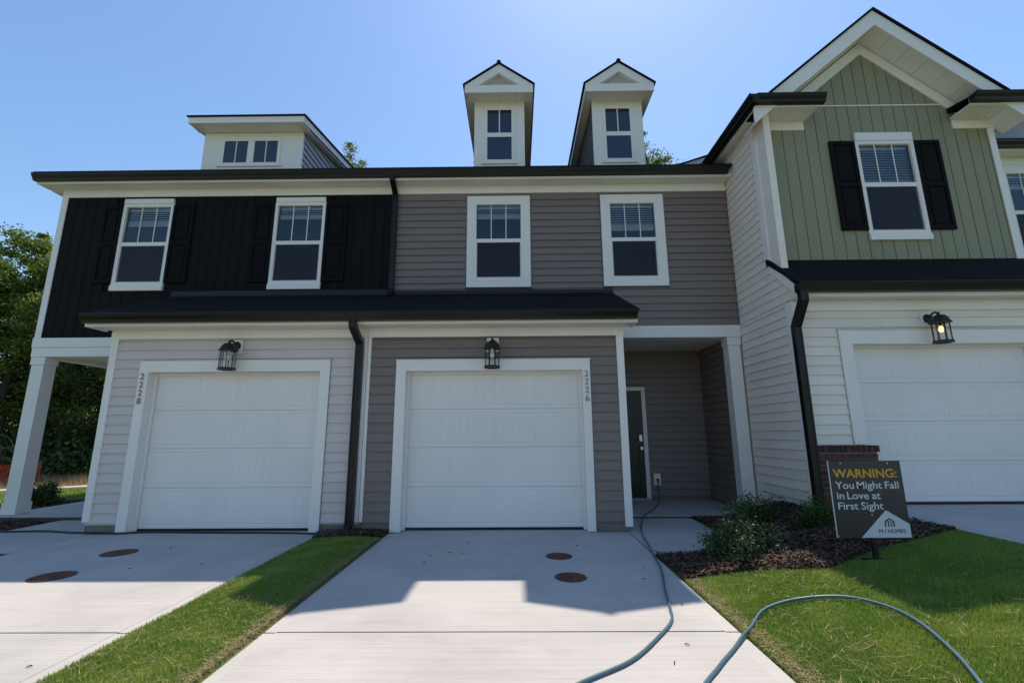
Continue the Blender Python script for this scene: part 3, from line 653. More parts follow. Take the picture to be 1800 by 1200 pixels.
def rake(s):
    ex = gc + s * 2.02; ez = 7.66 - gs * 2.02; w = .20
    dz = w / math.cos(math.atan(gs))
    MB().prism_y([(gc, 7.66), (ex, ez), (ex, ez - dz), (gc, 7.66 - dz)][::s], yr - .012, yr + .012).build('rake_board', WHITE, TG)
    MB().prism_y([(gc, 7.70), (ex + s * .03, ez + .015), (ex + s * .03, ez - .02), (gc, 7.665)][::s], yr - .04, 11.4).build('roof', SHING, TG)
    d2 = .15 / math.cos(math.atan(gs)); zc = 7.66 - dz + .02
    MB().prism_y([(gc, zc - .02), (gc + s * 1.62, zc - .02 - gs * 1.62), (gc + s * 1.62, zc - .02 - gs * 1.62 - d2), (gc, zc - .02 - d2)][::s], YGU - .03, YGU - .004).build('rake_frieze', WHITE, TG)
    n = 8                                                             # sloped soffit panels between rake board and wall
    for k in range(n):
        u0 = k * 2.0 / n + .003; u1 = (k + 1) * 2.0 / n - .003
        MB().prism_y([(gc + s * u0, zc - gs * u0), (gc + s * u1, zc - gs * u1), (gc + s * u1, zc - gs * u1 + .014), (gc + s * u0, zc - gs * u0 + .014)][::s], yr + .013, YGU - .005).build('soffit_panel', SOFF, TG)
rake(-1); rake(1)
# higher main roof end wall beside 2226 and recessed bay on the right
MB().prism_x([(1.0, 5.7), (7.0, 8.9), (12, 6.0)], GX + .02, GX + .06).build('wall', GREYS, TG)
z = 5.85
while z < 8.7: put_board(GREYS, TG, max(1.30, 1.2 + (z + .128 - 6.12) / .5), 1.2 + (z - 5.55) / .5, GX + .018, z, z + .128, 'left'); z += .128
MB().prism_x([(1.0, 6.02), (6.6, 8.82), (6.6, 8.92), (1.0, 6.12)], GX - .012, GX + .012).build('rake_board', WHITE, TG)
MB().prism_x([(.85, 6.05), (6.6, 8.93), (12, 6.2), (12, 6.15), (6.6, 8.96), (.85, 6.08)][:2] + [(6.6, 8.96), (.85, 6.08)], GX - .03, 13.0).build('roof', SHING, TG)
holed_wall(TG, GR - .012, 13.0, YU + .012, YU + .40, .3, 6.0, [ins(rw)], CREAM); box('rear_wall', GR - .012, 13.0, YU + .401, 11.6, .3, 6.0, CREAM, TG)
lap(CREAM, TG, GR, 12.5, YU, 3.2, 5.87, [(rw[0] - .12, rw[1] + .12, rw[2] - .12, rw[3] + .12)])
window(TG, *rw, YU, .11, 0, 0, 3, .3)
box('frieze', GR, 12.9, YU - .028, YU + .01, 5.87, 6.01, WHITE, TG, .003); soffit_x(TG, GR + .13, 12.9, .92, YU - .029, 6.01); box('fascia', GR + .13, 12.9, .896, .919, 6.0, 6.14, WHITE, TG); gutter_x(TG, GR + .13, 12.9, .79, 6.03, 6.16, .106)
MB().prism_y([(10.1, 6.4), (13.3, 6.4), (11.7, 7.6)], 1.5, 5).build('gable_wall', GREYS, TG)
for s in (-1, 1): MB().prism_y([(11.7, 7.80), (11.7 + s * 1.75, 6.50), (11.7 + s * 1.75, 6.36), (11.7, 7.66)][::s], 1.2, 1.23).build('rake_board', WHITE, TG); MB().prism_y([(11.7, 7.85), (11.7 + s * 1.8, 6.50), (11.7 + s * 1.8, 6.46), (11.7, 7.805)][::s], 1.17, 5).build('roof', SHING, TG)
downspout(TG, [(5.262, -.555, 3.05), (5.262, -.555, 2.93), (5.262, YG - .07, 2.62), (5.262, YG - .07, 2.50), (5.262, YG - .07, .30), (5.262, YG - .13, .2)], .10, .08)
MB().tube([(5.365, YG - .03, .15), (5.365, YG - .03, 1.08)], .02, 8).build('conduit', WHITE, TG)

# ------------------------------------------------------------------ wall lanterns
def lantern(cx, y, ztop, label, lit=False):
    r = tag(empty('wall_lantern', (cx, y, ztop - .2)), label, 'lantern', 'wall lanterns above the garage doors')
    box('mounting_block', cx - .085, cx + .085, y - .028, y - .002, ztop - .2, ztop, WHITE, r, .012)
    MB().tube([(cx, y - .028, ztop - .085), (cx, y - .05, ztop - .085)], [.062, .05], 16).build('backplate', BLK, r)
    c = (cx, y - .19); t = ztop - .150
    MB().tube(spline([(cx, y - .05, ztop - .085), (cx, y - .09, ztop - .05), (cx, y - .14, ztop - .03), (cx, y - .18, ztop - .06)], 5), .013, 8).build('arm', BLK, r)
    MB().lathe([(.122, t - .035), (.130, t - .03), (.114, t - .02), (.096, t + .025), (.066, t + .062), (.03, t + .065), (.022, t + .075), (.012, t + .085), (.017, t + .10), (.008, t + .115)], c, 8).build('lantern_roof', BLK, r)
    b = t - .275
    for j in range(8):
        a = 2 * math.pi * (j + .5) / 8; q = (c[0] + math.cos(a) * .098, c[1] + math.sin(a) * .090)
        MB().tube([(q[0], q[1], t - .03), (q[0], q[1], b)], .0055, 5).build('cage_bar', BLK, r)
    ring = MB(); k = 8; V = []
    for (rr, z) in ((.118, b - .024), (.108, b + .006), (.082, b + .006), (.082, b - .024)):
        for j in range(k): a = 2 * math.pi * (j + .5) / k; V.append((c[0] + rr * math.cos(a), c[1] + rr * math.sin(a), z))
    ring.add(V, [(i * k + j, i * k + (j + 1) % k, ((i + 1) % 4) * k + (j + 1) % k, ((i + 1) % 4) * k + j) for i in range(4) for j in range(k)]); ring.build('base_ring', BLK, r)
    V = []; F = []
    for z in (b, t - .03):
        for j in range(k): a = 2 * math.pi * (j + .5) / k; V.append((c[0] + .091 * math.cos(a), c[1] + .091 * math.sin(a), z))
    mesh('glass', V, [(j, (j + 1) % k, k + (j + 1) % k, k + j) for j in range(k)], CLEAR, r, (c[0], c[1], b))
    MB().tube([(c[0], c[1], t - .03), (c[0], c[1], t - .075)], .016, 8).build('socket', BLK if lit else WHITE, r)
    MB().lathe([(.014, t - .075), (.024, t - .095), (.031, t - .12), (.030, t - .14), (.018, t - .158), (.004, t - .163)], c, 12).build('bulb', BULBON if lit else BULB, r, smooth=True)
lantern(-2.40, .0, 2.565, 'black wall lantern above the left, pale-sided garage')
lantern(1.205, .0, 2.565, 'black wall lantern above the middle, taupe-sided garage')
lantern(7.06, YG + .005, 2.815, 'black wall lantern with glowing bulb above the cream garage', True)

# ------------------------------------------------------------------ ground
def sstep(a, b, x): t = np.clip((x - a) / (b - a), 0, 1); return t * t * (3 - 2 * t)
def zg(x, y):
    x = np.asarray(x, float); y = np.asarray(y, float)
    z = np.full(np.broadcast(x, y).shape, -.03)
    x0 = 2.98 + 1.15 * sstep(-1.35, -1.05, y)
    t = np.clip((x - x0) / (5.76 - x0), 0, 1) * (1 - sstep(.4, .85, y)); z = np.where((x > 2.98) & (x < 5.77), np.maximum(-.03 + 0 * z, .325 * np.sin(t * math.pi / 2) - .012), z)
    strip = (x > -.98) & (x < -.14); z = np.where(strip, .004 + .018 * np.sin(np.clip((x + .98) / .84, 0, 1) * math.pi), z)
    # towards the street on the left the ground rolls away
    u = (-x * .69 + y * .72)       # distance measured along the way to the street
    z = np.where(x < -4.05, z - 1.55 * sstep(8.5, 25, u), z)
    z = np.where(x > 5.76, .28, z)
    return z
def grid(name, xs, ys, m, dz=0.0):
    X, Y = np.meshgrid(xs, ys); Z = zg(X, Y) + dz; nx = len(xs); ny = len(ys)
    v = np.stack([X, Y, Z], -1).reshape(-1, 3); i = np.arange(nx * ny).reshape(ny, nx)
    f = np.stack([i[:-1, :-1], i[:-1, 1:], i[1:, 1:], i[1:, :-1]], -1).reshape(-1, 4)
    return mesh(name, [tuple(p) for p in v], [tuple(q) for q in f], m, None, (0, 0, 0), True)
xs = np.concatenate([[-900, -300, -120], np.arange(-60, -8, 1.5), np.arange(-8, 9, .14), np.arange(9, 40, 3), [80, 300, 900]])
ys = np.concatenate([[-900, -200, -60, -30], np.arange(-16, -7, 1.0), np.arange(-7, 3, .14), np.arange(3, 40, 1.5), [60, 120, 300, 900]])
struct(grid('ground', xs, ys, LAWN))
def slab(name, x0, x1, y0, y1, z, joints, edge=.09, label=None):
    base = struct(box(name, x0 + .004, x1 - .004, y0, y1, z - .12, z - .014, JOINT))
    ys_ = [y1] + joints + [y0]
    for a, b in zip(ys_[1:], ys_[:-1]):
        g = .006; box('slab', x0, x1, a + g, b - g, z - .11, z - .0025, CONCE, base, .006)
        box('slab', x0 + edge, x1 - edge, a + g + .002, b - g - .002, z - .0022, z, CONC, base)
    return base
slab('driveway', -.14, 2.96, -7.5, -.034, 0.0, [-3.0, -6.2]); slab('driveway', -4.03, -1.0, -7.5, -.034, 0.0, [-3.0, -6.2]); slab('driveway', 5.76, 8.95, -7.5, YG - .04, ZG, [-3.3, -6.4])
for (a, b, z, yy) in ((-3.6, -1.18, 0, 0), (-.01, 2.45, 0, 0), (6.0, 8.46, ZG, YG)): struct(box('garage_apron', a, b, yy - .032, yy + .25, z - .1, z - .004, CONCE))
slab('walkway', -5.42, -4.045, -.95, .97, -.004, [], .05); slab('porch_slab', -6.6, -4.19, .98, 2.94, .05, [], .04)
slab('walkway', 2.975, 4.12, -1.07, .93, -.004, [], .05); slab('porch_slab', 3.04, 5.26, .94, 2.5, .03, [], .04)
for (a, b) in ((-4.044, -4.031), (2.961, 2.974)): struct(box('expansion_joint', a, b, -1.05, -.04, -.06, -.006, JOINT))
# street with far kerb, dry bank
P0 = Vector((-23.6, 16.5)); P1 = Vector((-20.8, 18.05)); D = (P1 - P0).normalized(); Nn = Vector((-D.y, D.x))
def ribbon(name, o0, o1, z0, z1, m, l0=-60, l1=40):
    a = P0 + Nn * o0; b = P0 + Nn * o1; V = []
    for l in (l0, l1):
        V += [(a.x + D.x * l, a.y + D.y * l, z0), (b.x + D.x * l, b.y + D.y * l, z1)]
    return mesh(name, V, [(0, 2, 3, 1)], m, None, (P0.x, P0.y, 0))
struct(ribbon('street', -8.5, -.45, -1.56, -1.46, ASPH))
def kerb(o0, o1, z0, z1):
    a = P0 + Nn * o0; b = P0 + Nn * o1; mb = MB(); V = []
    for l in (-60, 40):
        for q, z in ((a, z0), (a, z1), (b, z1), (b, z0)): V.append((q.x + D.x * l, q.y + D.y * l, z))
    mb.add(V, [(0, 4, 5, 1), (1, 5, 6, 2), (2, 6, 7, 3), (3, 7, 4, 0), (0, 1, 2, 3), (4, 7, 6, 5)]); return struct(mb.build('kerb', CONCE))
kerb(-.45, .35, -1.7, -1.34)
struct(ribbon('dry_bank', .35, 5.0, -1.36, -1.22, DRYG)); struct(ribbon('woodland_floor', 5.0, 90, -1.22, 1.0, SOIL))

# unseen street behind the camera, added for bounce light: pavement, kerb and pale asphalt
struct(box('pavement', -40, 40, -9.3, -7.52, -.2, -.012, CONCE)); struct(box('kerb', -40, 40, -9.5, -9.302, -.3, -.02, CONCE)); struct(box('street', -40, 40, -18, -9.502, -.4, -.14, ASPH)); struct(box('pavement', -40, 40, -20, -18.002, -.3, .0, CONCE))
# ---- vegetation helpers (numpy)
def quads(name, ctr, ax, ay, m, parent=None, w=(0, 0, 0), rnd=None, tri=False):
    n = len(ctr); ctr = ctr - np.array(w)
    if tri: v = np.stack([ctr - ax, ctr + ax, ctr + ay], 1); k = 3
    else: v = np.stack([ctr - ay, ctr + ax, ctr + ay, ctr - ax], 1); k = 4
    me = bpy.data.meshes.new(name); me.vertices.add(n * k); me.vertices.foreach_set('co', v.reshape(-1).astype(np.float32))
    me.loops.add(n * k); me.loops.foreach_set('vertex_index', np.arange(n * k, dtype=np.int32))
    me.polygons.add(n); me.polygons.foreach_set('loop_start', np.arange(0, n * k, k, dtype=np.int32)); me.polygons.foreach_set('loop_total', np.full(n, k, dtype=np.int32))
    at = me.attributes.new('rnd', 'FLOAT', 'FACE'); at.data.foreach_set('value', (RNG.random(n) if rnd is None else rnd).astype(np.float32))
    me.materials.append(m); me.update(calc_edges=True)
    return reg(bpy.data.objects.new(name, me), parent, w)
def rdir(n): v = RNG.normal(size=(n, 3)); return v / np.linalg.norm(v, axis=1, keepdims=True)
def leaves(name, ctr, size, m, parent, w, asp=.55, rnd=None):
    n = len(ctr); a = rdir(n); b = np.cross(a, rdir(n)); b /= np.linalg.norm(b, axis=1, keepdims=True) + 1e-9
    s = size * RNG.uniform(.6, 1.3, (n, 1)); return quads(name, ctr, a * s * asp, b * s, m, parent, w, rnd)

# ---- grass
def poly_in(px, py, poly):
    c = np.zeros(len(px), bool); j = len(poly) - 1
    for i in range(len(poly)):
        xi, yi = poly[i]; xj, yj = poly[j]
        c ^= ((yi > py) != (yj > py)) & (px < (xj - xi) * (py - yi) / (yj - yi + 1e-12) + xi); j = i
    return c
MULCH_R = [(2.985, -1.10), (2.985, -1.98), (3.25, -2.02), (3.55, -2.06), (3.85, -2.22), (4.05, -2.30), (4.3, -2.18), (4.7, -2.02), (5.2, -1.85), (5.75, -1.6), (5.75, -.3), (5.27, -.3), (5.27, 1.1), (4.14, .96), (4.14, -1.09)]
MULCH_L = [(-8.6, -.1), (-5.45, .12), (-5.45, .95), (-6.62, .97), (-6.62, 3.2), (-8.2, 3.2), (-8.8, 1.6)]
MULCH_D = [(-.97, -.42), (-.15, -.30), (-.15, -.035), (-.97, -.035)]
def grass(name, label, x0, x1, y0, y1, dens, poly=None, h=.04, edge=0.0, w=.0022):
    n = int((x1 - x0) * (y1 - y0) * dens); x = RNG.uniform(x0, x1, n); y = RNG.uniform(y0, y1, n)
    k = ~poly_in(x, y, MULCH_R) & ~poly_in(x, y, MULCH_L) & ~poly_in(x, y, MULCH_D)
    k &= ~((x > -6.7) & (x < -4.0) & (y > -1.0)) & ~((x > -6.7) & (y > .9))
    if poly: k &= poly_in(x, y, poly)
    x, y = x[k], y[k]; n = len(x)
    pat = .5 + .5 * np.sin(x * 3.1 + 1.3 * np.sin(y * 2.3)) * np.sin(y * 3.7 + 1.1 * np.sin(x * 2.9))
    hh = h * RNG.uniform(.5, 1.25, n) * (.8 + .4 * pat); z = zg(x, y)
    a = RNG.uniform(0, 2 * math.pi, n); lean = RNG.uniform(.1, .9, n)
    ax = np.stack([np.cos(a), np.sin(a), 0 * a], 1) * (w * RNG.uniform(.7, 1.5, n))[:, None]
    b = a + math.pi / 2 + RNG.normal(0, .6, n)
    ay = np.stack([np.cos(b) * lean * hh, np.sin(b) * lean * hh, hh], 1)
    dry = np.sin(x * 5.3 + 2 * np.sin(y * 3.9)) * np.sin(y * 6.1 + 2 * np.sin(x * 4.3)) + .5 * np.sin(x * 13 + y * 9) * np.sin(y * 15 - x * 7)
    rn = np.clip(.22 + .2 * pat + .28 * np.clip(dry, 0, 1) + RNG.normal(0, .2, n) + (RNG.random(n) < .06) * .5, 0, 1)
    return tag(quads(name, np.stack([x, y, z - .002], 1), ax, ay, BLADE, None, (0, 0, 0), rn, True), label, 'grass', kind='stuff')
grass('grass', 'strip of green grass between the two concrete driveways', -1.0, -.15, -6.5, -.40, 36000, [(-1.03, -.40), (-.15, -.30), (-.165, -2.0), (-.155, -6.5), (-.96, -6.5), (-.98, -3.2)], .028)
grass('grass', 'green lawn around the warning sign and hose loop', 2.975, 5.75, -4.6, -1.5, 36000, None, .028)
grass('grass', 'lawn continuing towards the street at right', 2.975, 5.75, -7.5, -4.6, 6000, None, .05, w=.004)
grass('grass', 'green verge left of the porch column', -12.5, -4.1, -3.5, 7.5, 1500, None, .06, w=.006)
def straws(name, label, n, fx, length=.09):
    p = fx(n); n = len(p); a = RNG.uniform(0, 2 * math.pi, n); l = length * RNG.uniform(.4, 1.2, n)
    d = np.stack([np.cos(a), np.sin(a), RNG.normal(0, .18, n)], 1); s = np.stack([-np.sin(a), np.cos(a), 0 * a], 1)
    return tag(quads(name, p, s * .0016, d * l[:, None] * .5, STRAW, None), label, 'straw', kind='stuff')
def fx_lawn(n):
    x = RNG.uniform(3.0, 5.7, n); y = RNG.uniform(-4.4, -2.05, n); k = ~poly_in(x, y, MULCH_R) & (RNG.random(n) < .35 + .65 * (np.sin(x * 2.7 + y) * np.sin(y * 3.1 - x) > .15)); x, y = x[k], y[k]
    return np.stack([x, y, zg(x, y) + RNG.uniform(.02, .05, len(x))], 1)
def fx_strip(n):
    x = np.where(RNG.random(n) < .55, -.145 - np.abs(RNG.normal(0, .035, n)), RNG.uniform(-.95, -.2, n)); y = RNG.uniform(-5.5, -.5, n)
    return np.stack([x, y, zg(x, y) + RNG.uniform(.006, .04, n)], 1)
def fx_edge(n):
    x = 2.985 + np.abs(RNG.normal(0, .05, n)); y = RNG.uniform(-5.5, -2.0, n); return np.stack([x, y, zg(x, y) + RNG.uniform(.004, .03, n)], 1)
straws('dry_straw', 'dry straw clippings scattered over the right lawn', 2600, fx_lawn, .11)
straws('dry_straw', 'dry straw fringe along the grass strip edge', 6500, fx_strip, .08)
straws('dry_straw', 'dry straw fringe along the right driveway edge', 3600, fx_edge, .08)
# ---- mulch
def mulch(label, poly, n, hump=0.0, name='mulch'):
    px = [p[0] for p in poly]; py = [p[1] for p in poly]
    sh = mesh(name + '_bed', [(a, b, float(zg(a, b)) + .004) for a, b in poly], [tuple(range(len(poly)))], SOIL)
    bm = bmesh.new(); bm.from_mesh(sh.data); bmesh.ops.triangulate(bm, faces=bm.faces[:])
    for _ in range(3): bmesh.ops.subdivide_edges(bm, edges=bm.edges[:], cuts=1, use_grid_fill=True)
    for v in bm.verts: v.co.z = float(zg(v.co.x, v.co.y)) + .008
    bm.to_mesh(sh.data); bm.free(); struct(sh)
    x = RNG.uniform(min(px), max(px), n); y = RNG.uniform(min(py), max(py), n); k = poly_in(x, y, poly); x, y = x[k], y[k]; n = len(x)
    z = zg(x, y) + .008 + RNG.uniform(0, .03, n) + hump * np.exp(-((x - 3.55) / .45) ** 2 - ((y + 1.85) / .22) ** 2) + hump * .8 * np.exp(-((x - 4.0) / .22) ** 2 - ((y + 2.12) / .15) ** 2)
    a = RNG.uniform(0, 2 * math.pi, n); l = RNG.uniform(.010, .045, n); wd = RNG.uniform(.003, .009, n); tl = RNG.normal(0, .35, n); tw = RNG.normal(0, .6, n)
    d = np.stack([np.cos(a), np.sin(a), tl], 1) * l[:, None]; s = np.stack([-np.sin(a), np.cos(a), tw], 1) * wd[:, None]
    rn = np.clip(RNG.beta(1.3, 2.6, n), 0, 1); rn = np.where(RNG.random(n) < .05, 1.0, rn)
    return tag(quads(name, np.stack([x, y, z], 1), s, d, CHIP, None, (0, 0, 0), rn), label, 'mulch', kind='stuff')
mulch('dark bark mulch bed in front of the cream side wall', MULCH_R, 60000, .05)
mulch('dark mulch bed at the foot of the porch column on the left', MULCH_L, 22000)
mulch('dark mulch under the downspout between the two garages', MULCH_D, 5000)

# ---- shrubs
def shrub(name, label, c, r, n, m, size, group='foundation shrubs'):
    s = tag(empty(name, c), label, 'shrub', group)
    mb = MB(); ends = []
    for k in range(16):
        d = rdir(1)[0]; d[2] = abs(d[2]) * .9 + .25; d /= np.linalg.norm(d); e = np.array([d[0] * r[0], d[1] * r[1], d[2] * r[2]]) * RNG.uniform(.75, 1.05)
        p = [Vector(c), Vector(c) + Vector(e) * .5 + Vector((0, 0, .03)), Vector(c) + Vector(e)]; mb.tube(p, [.009, .006, .003], 5, False); ends.append(e)
    mb.build('stem', BARK, s, c)
    cl = []
    for e in ends:
        for k in range(5): cl.append(e * RNG.uniform(.45, 1.0) + RNG.normal(0, .06, 3))
    cl = np.array(cl); q = cl[RNG.integers(0, len(cl), n)] + RNG.normal(0, .05, (n, 3)) * [1, 1, .8]
    q[:, 2] = np.maximum(q[:, 2], .02); q += np.array(c)
    leaves('foliage', q, size, m, s, c, .5)
    return s
shrub('holly_shrub', 'small-leaved shrub with sunlit top in front of the porch walk', (3.66, -1.68, .02), (.38, .40, .46), 13000, LEAFS, .0135)
shrub('holly_shrub', 'dark shrub against the porch column behind the sunlit one', (4.62, -.15, .06), (.36, .36, .36), 6500, LEAF2, .014)
shrub('holly_shrub', 'dark shrub behind the warning sign below the downspout', (5.0, -.75, .15), (.38, .36, .26), 6500, LEAF2, .014)
shrub('holly_shrub', 'dark upright shrub in the mulch beyond the left porch column', (-7.35, 2.55, -.04), (.30, .30, .50), 3800, LEAF2, .022)

# ---- trees: tapered trunk, limbs and leaf clumps; three crown shapes copied with their parts
def tree(name, label, loc, H, R, n, m, seed, lsize, low=.25, group='trees beyond the street'):
    rr = np.random.default_rng(seed); t = tag(empty(name, loc), label, 'tree', group); L = Vector(loc)
    mb = MB(); pts = []; x = y = 0
    for k in range(7): pts.append(Vector((x, y, H * .92 * k / 6)) + L); x += rr.normal(0, .012 * H); y += rr.normal(0, .012 * H)
    mb.tube(pts, [.017 * H * (1 - .9 * k / 6) + .01 for k in range(7)], 8); cl = []
    for k in range(26):
        f = low + (1 - low) * (k + rr.random()) / 26; b = pts[0].lerp(pts[-1], f) if False else pts[min(int(f * 6), 5)].lerp(pts[min(int(f * 6), 5) + 1], f * 6 - int(f * 6) if f < 1 else 1)
        a = k * 2.4 + rr.normal(0, .4); rad = R * (math.sin(math.pi * min(max((f - low) / (1 - low), 0), 1) ** .8) * .8 + .22) * rr.uniform(.75, 1.1)
        e = b + Vector((math.cos(a) * rad, math.sin(a) * rad, rad * rr.uniform(.1, .55)))
        mid = b.lerp(e, .5) + Vector((0, 0, .08 * rad)); mb.tube([b, mid, e], [.006 * H * (1 - f * .6), .004 * H * (1 - f * .6), .001 * H], 5, False)
        for q in (.4, .6, .8, .95, 1.05): cl.append((np.array(b.lerp(e, q)) + rr.normal(0, .10 * R, 3), rr.uniform(.14, .28) * R))
    cl.append((np.array(pts[-1]) + [0, 0, .02 * H], .16 * R)); cl.append((np.array(pts[-1]) + [0, 0, .06 * H], .09 * R))
    mb.build('trunk', BARK, t, loc)
    i = rr.integers(0, len(cl), n); c = np.array([q[0] for q in cl])[i]; s = np.array([q[1] for q in cl])[i]
    p = c + rr.normal(0, .36, (n, 3)) * s[:, None] * [1, 1, .65]
    leaves('crown', p, lsize, m, t, loc, .6)
    return t
def copy_tree(t, loc, rz, sc, label):
    r = t.copy(); C.objects.link(r); r.location = loc; r.rotation_euler = (0, 0, rz); r.scale = (sc, sc, sc); r['label'] = label; WO[r.name] = Vector(loc)
    for ch in t.children: q = ch.copy(); C.objects.link(q); q.parent = r
    return r
def sp(l, o): p = P0 + D * l + Nn * o; return (p.x, p.y, -1.22 + (o - 5.0) * .026)
tA = tree('oak_tree', 'tallest broadleaf tree at the left edge with a feathery top', sp(-4.4, 10.5), 16.6, 4.4, 34000, LEAF1, 1, .105)
tB = tree('oak_tree', 'rounded broadleaf tree right of the tallest one beyond the street', sp(-1.4, 11.5), 15.0, 4.2, 32000, LEAF1, 2, .105)
tD = tree('oak_tree', 'dark leafy tree seen through the open porch', sp(1.4, 9.5), 14.0, 4.4, 34000, LEAF2, 3, .105, .05)
for k, (src, l, o, rz, sc, lab) in enumerate((
    (tB, -9.0, 11.5, 1.2, 1.05, 'broadleaf tree cut off by the left frame edge'),
    (tA, -3.4, 15.5, 2.2, 1.0, 'second-row tree between the tallest and the rounded one'),
    (tD, -.8, 15.0, .7, 1.05, 'second-row dark tree just left of the porch post'),
    (tB, 4.6, 12.5, 2.9, .95, 'tree at the right side of the porch opening'),
    (tD, -7.0, 14.5, 3.9, 1.05, 'second-row dark tree at the far left'),
    (tD, -3.0, 21.0, 5.5, 1.1, 'third-row dark tree deep in the wood'),
    (tD, 2.5, 20.0, 1.5, 1.1, 'third-row dark tree behind the porch opening'))):
    copy_tree(src, sp(l, o), rz, sc, lab)
tE = tree('oak_tree', 'tree behind the house whose tip shows beside the right dormer', (9.45, 16.2, 0), 17.9, 2.6, 26000, LEAF1, 9, .055, .3, 'trees behind the row'); copy_tree(tE, (3.8, 17.5, 0), 2.0, .97, 'tree behind the house barely showing between the two dormers') if False else None
# 'tree behind the house whose tip shows beside the right dormer')
copy_tree(tE, (-8.5, 16.5, 0), 4.0, .99, 'tree behind the house whose tip shows beyond the wide dormer')
# undergrowth of the wood and dry bank grass
def bank_pts(n, o0, o1, l0, l1): 
    l = RNG.uniform(l0, l1, n); o = RNG.uniform(o0, o1, n); return P0.x + D.x * l + Nn.x * o, P0.y + D.y * l + Nn.y * o, o
x, y, o = bank_pts(90000, 5.2, 34, -20, 16); z = -1.22 + (o - 5) * .026 + np.abs(RNG.normal(0, 1, len(x))) * (.8 + .16 * (o - 5)) * (1 + .4 * np.sin(x * 1.1) * np.sin(y * 1.4))
tag(leaves('undergrowth', np.stack([x, y, z], 1), .14, LEAF2, None, (0, 0, 0), .6), 'dark tangled undergrowth filling the wood beyond the street', 'undergrowth', kind='stuff')
x, y, o = bank_pts(20000, .8, 5.6, -18, 14); n = len(x); z = -1.36 + (o - .35) * .03
aa = RNG.uniform(0, 6.28, n); hh = RNG.uniform(.10, .34, n)
tag(quads('dry_grass', np.stack([x, y, z], 1), np.stack([np.cos(aa), np.sin(aa), 0 * aa], 1) * .012, np.stack([RNG.normal(0, .3, n) * hh, RNG.normal(0, .3, n) * hh, hh], 1), STRAW, None, (0, 0, 0), RNG.random(n) * .6, True), 'dry orange-brown grass on the bank beyond the street', 'dry grass', kind='stuff')
# bare twiggy brush at the wood edge
br = tag(empty('bare_bush', sp(-3.8, 6.0)), 'bare grey twiggy bush at the wood edge on the far left', 'bush'); mb = MB(); b0 = Vector(sp(-3.8, 6.0))
for k in range(70):
    a = RNG.uniform(0, 6.28); r = RNG.uniform(.8, 2.0); h = RNG.uniform(1.0, 3.0)
    mb.tube(spline([b0, b0 + Vector((math.cos(a) * r * .35, math.sin(a) * r * .35, h * .7)), b0 + Vector((math.cos(a) * r, math.sin(a) * r, h * .85)), b0 + Vector((math.cos(a) * r * 1.4, math.sin(a) * r * 1.4, h * .55))], 4), .012, 4, False)
mb.build('twigs', mat('grey twig', (.22, .18, .15), .9, .2), br, tuple(b0))
# orange safety fence
sf = tag(empty('safety_fence', sp(-6, 2.6)), 'orange plastic mesh safety fence in front of the wood', 'fence'); mb = MB(); zb = -1.28
def fp(l, h): q = P0 + D * l + Nn * (2.6 + .12 * math.sin(l * 1.7)); return (q.x, q.y, zb + h + .05 * math.sin(l * 2.3))
l = -14.0
while l < .5:
    mb.tube([fp(l, 0), fp(l, 1.0)], .011, 4, False); l += .10
for k in range(11): mb.tube([fp(-14 + i * .483, k * .1) for i in range(31)], .013, 4, False)
mb.build('mesh_netting', ORANGE, sf)
for l in (-14, -11.2, -8.4, -5.6, -2.8, .45): q = fp(l, 0); box('post', q[0] - .03, q[0] + .03, q[1] - .03, q[1] + .03, zb - .3, zb + 1.2, BARK, sf)

# ------------------------------------------------------------------ yard sign
SX, SY = 4.455, -2.27; sg = tag(empty('yard_sign', (SX, SY, .2)), 'square charcoal yard sign reading WARNING on a black stake', 'sign')
x0, x1, z0, z1 = 4.155, 4.755, .405, 1.015
bd = box('panel', x0, x1, SY - .004, SY + .004, z0, z1, SIGNK, sg); box('edge', x0 - .004, x0 - .0005, SY - .005, SY + .005, z0, z1, SIGNW, sg)
yt = SY - .0055
text('lettering', 'WARNING:', .098, (x0 + .03, yt, z1 - .135), SIGNY, sg, .0008, .0022, 'LEFT', fit=.53)
def words(body, size, x, z, m, off, fit, yy=None, gap=.26):
    ws = body.split(' '); wid = []
    for w in ws:
        me = text_mesh(w, size, .0008, off, 'LEFT'); q = [v.co.x for v in me.vertices]; wid.append((min(q), max(q)))
    sp_ = size * gap; tot = sum(b - a for a, b in wid) + sp_ * (len(ws) - 1); k = fit / tot
    for w, (a, b) in zip(ws, wid):
        o = text('lettering', w, size, (x - a * k, yt if yy is None else yy, z), m, sg, .0008, off, 'LEFT'); o.scale = (k, 1, 1); x += (b - a + sp_) * k
words('You Might Fall', .083, x0 + .034, z1 - .225, SIGNW, .0008, .525)
words('in Love at', .083, x0 + .036, z1 - .307, SIGNW, .0008, .36)
words('First Sight', .083, x0 + .036, z1 - .389, SIGNW, .0008, .37)
mesh('white_house_shape', [(x0 + .19, yt, z0 + .001), (x1 - .002, yt, z0 + .001), (x1 - .002, yt, z0 + .105), (x0 + .42, yt, z0 + .215)], [(0, 1, 2, 3)], SIGNW, sg, (x0, yt, z0))
lg = MB(); yl = yt - .0015; cxl = x0 + .435; zl = z0 + .085
def bar(a, b, w):
    a = Vector((a[0], yl, a[1])); b = Vector((b[0], yl, b[1])); d = (b - a).normalized(); s = Vector((-d.z, 0, d.x)) * w / 2; lg.add([tuple(a - s), tuple(b - s), tuple(b + s), tuple(a + s)], [(0, 1, 2, 3)])
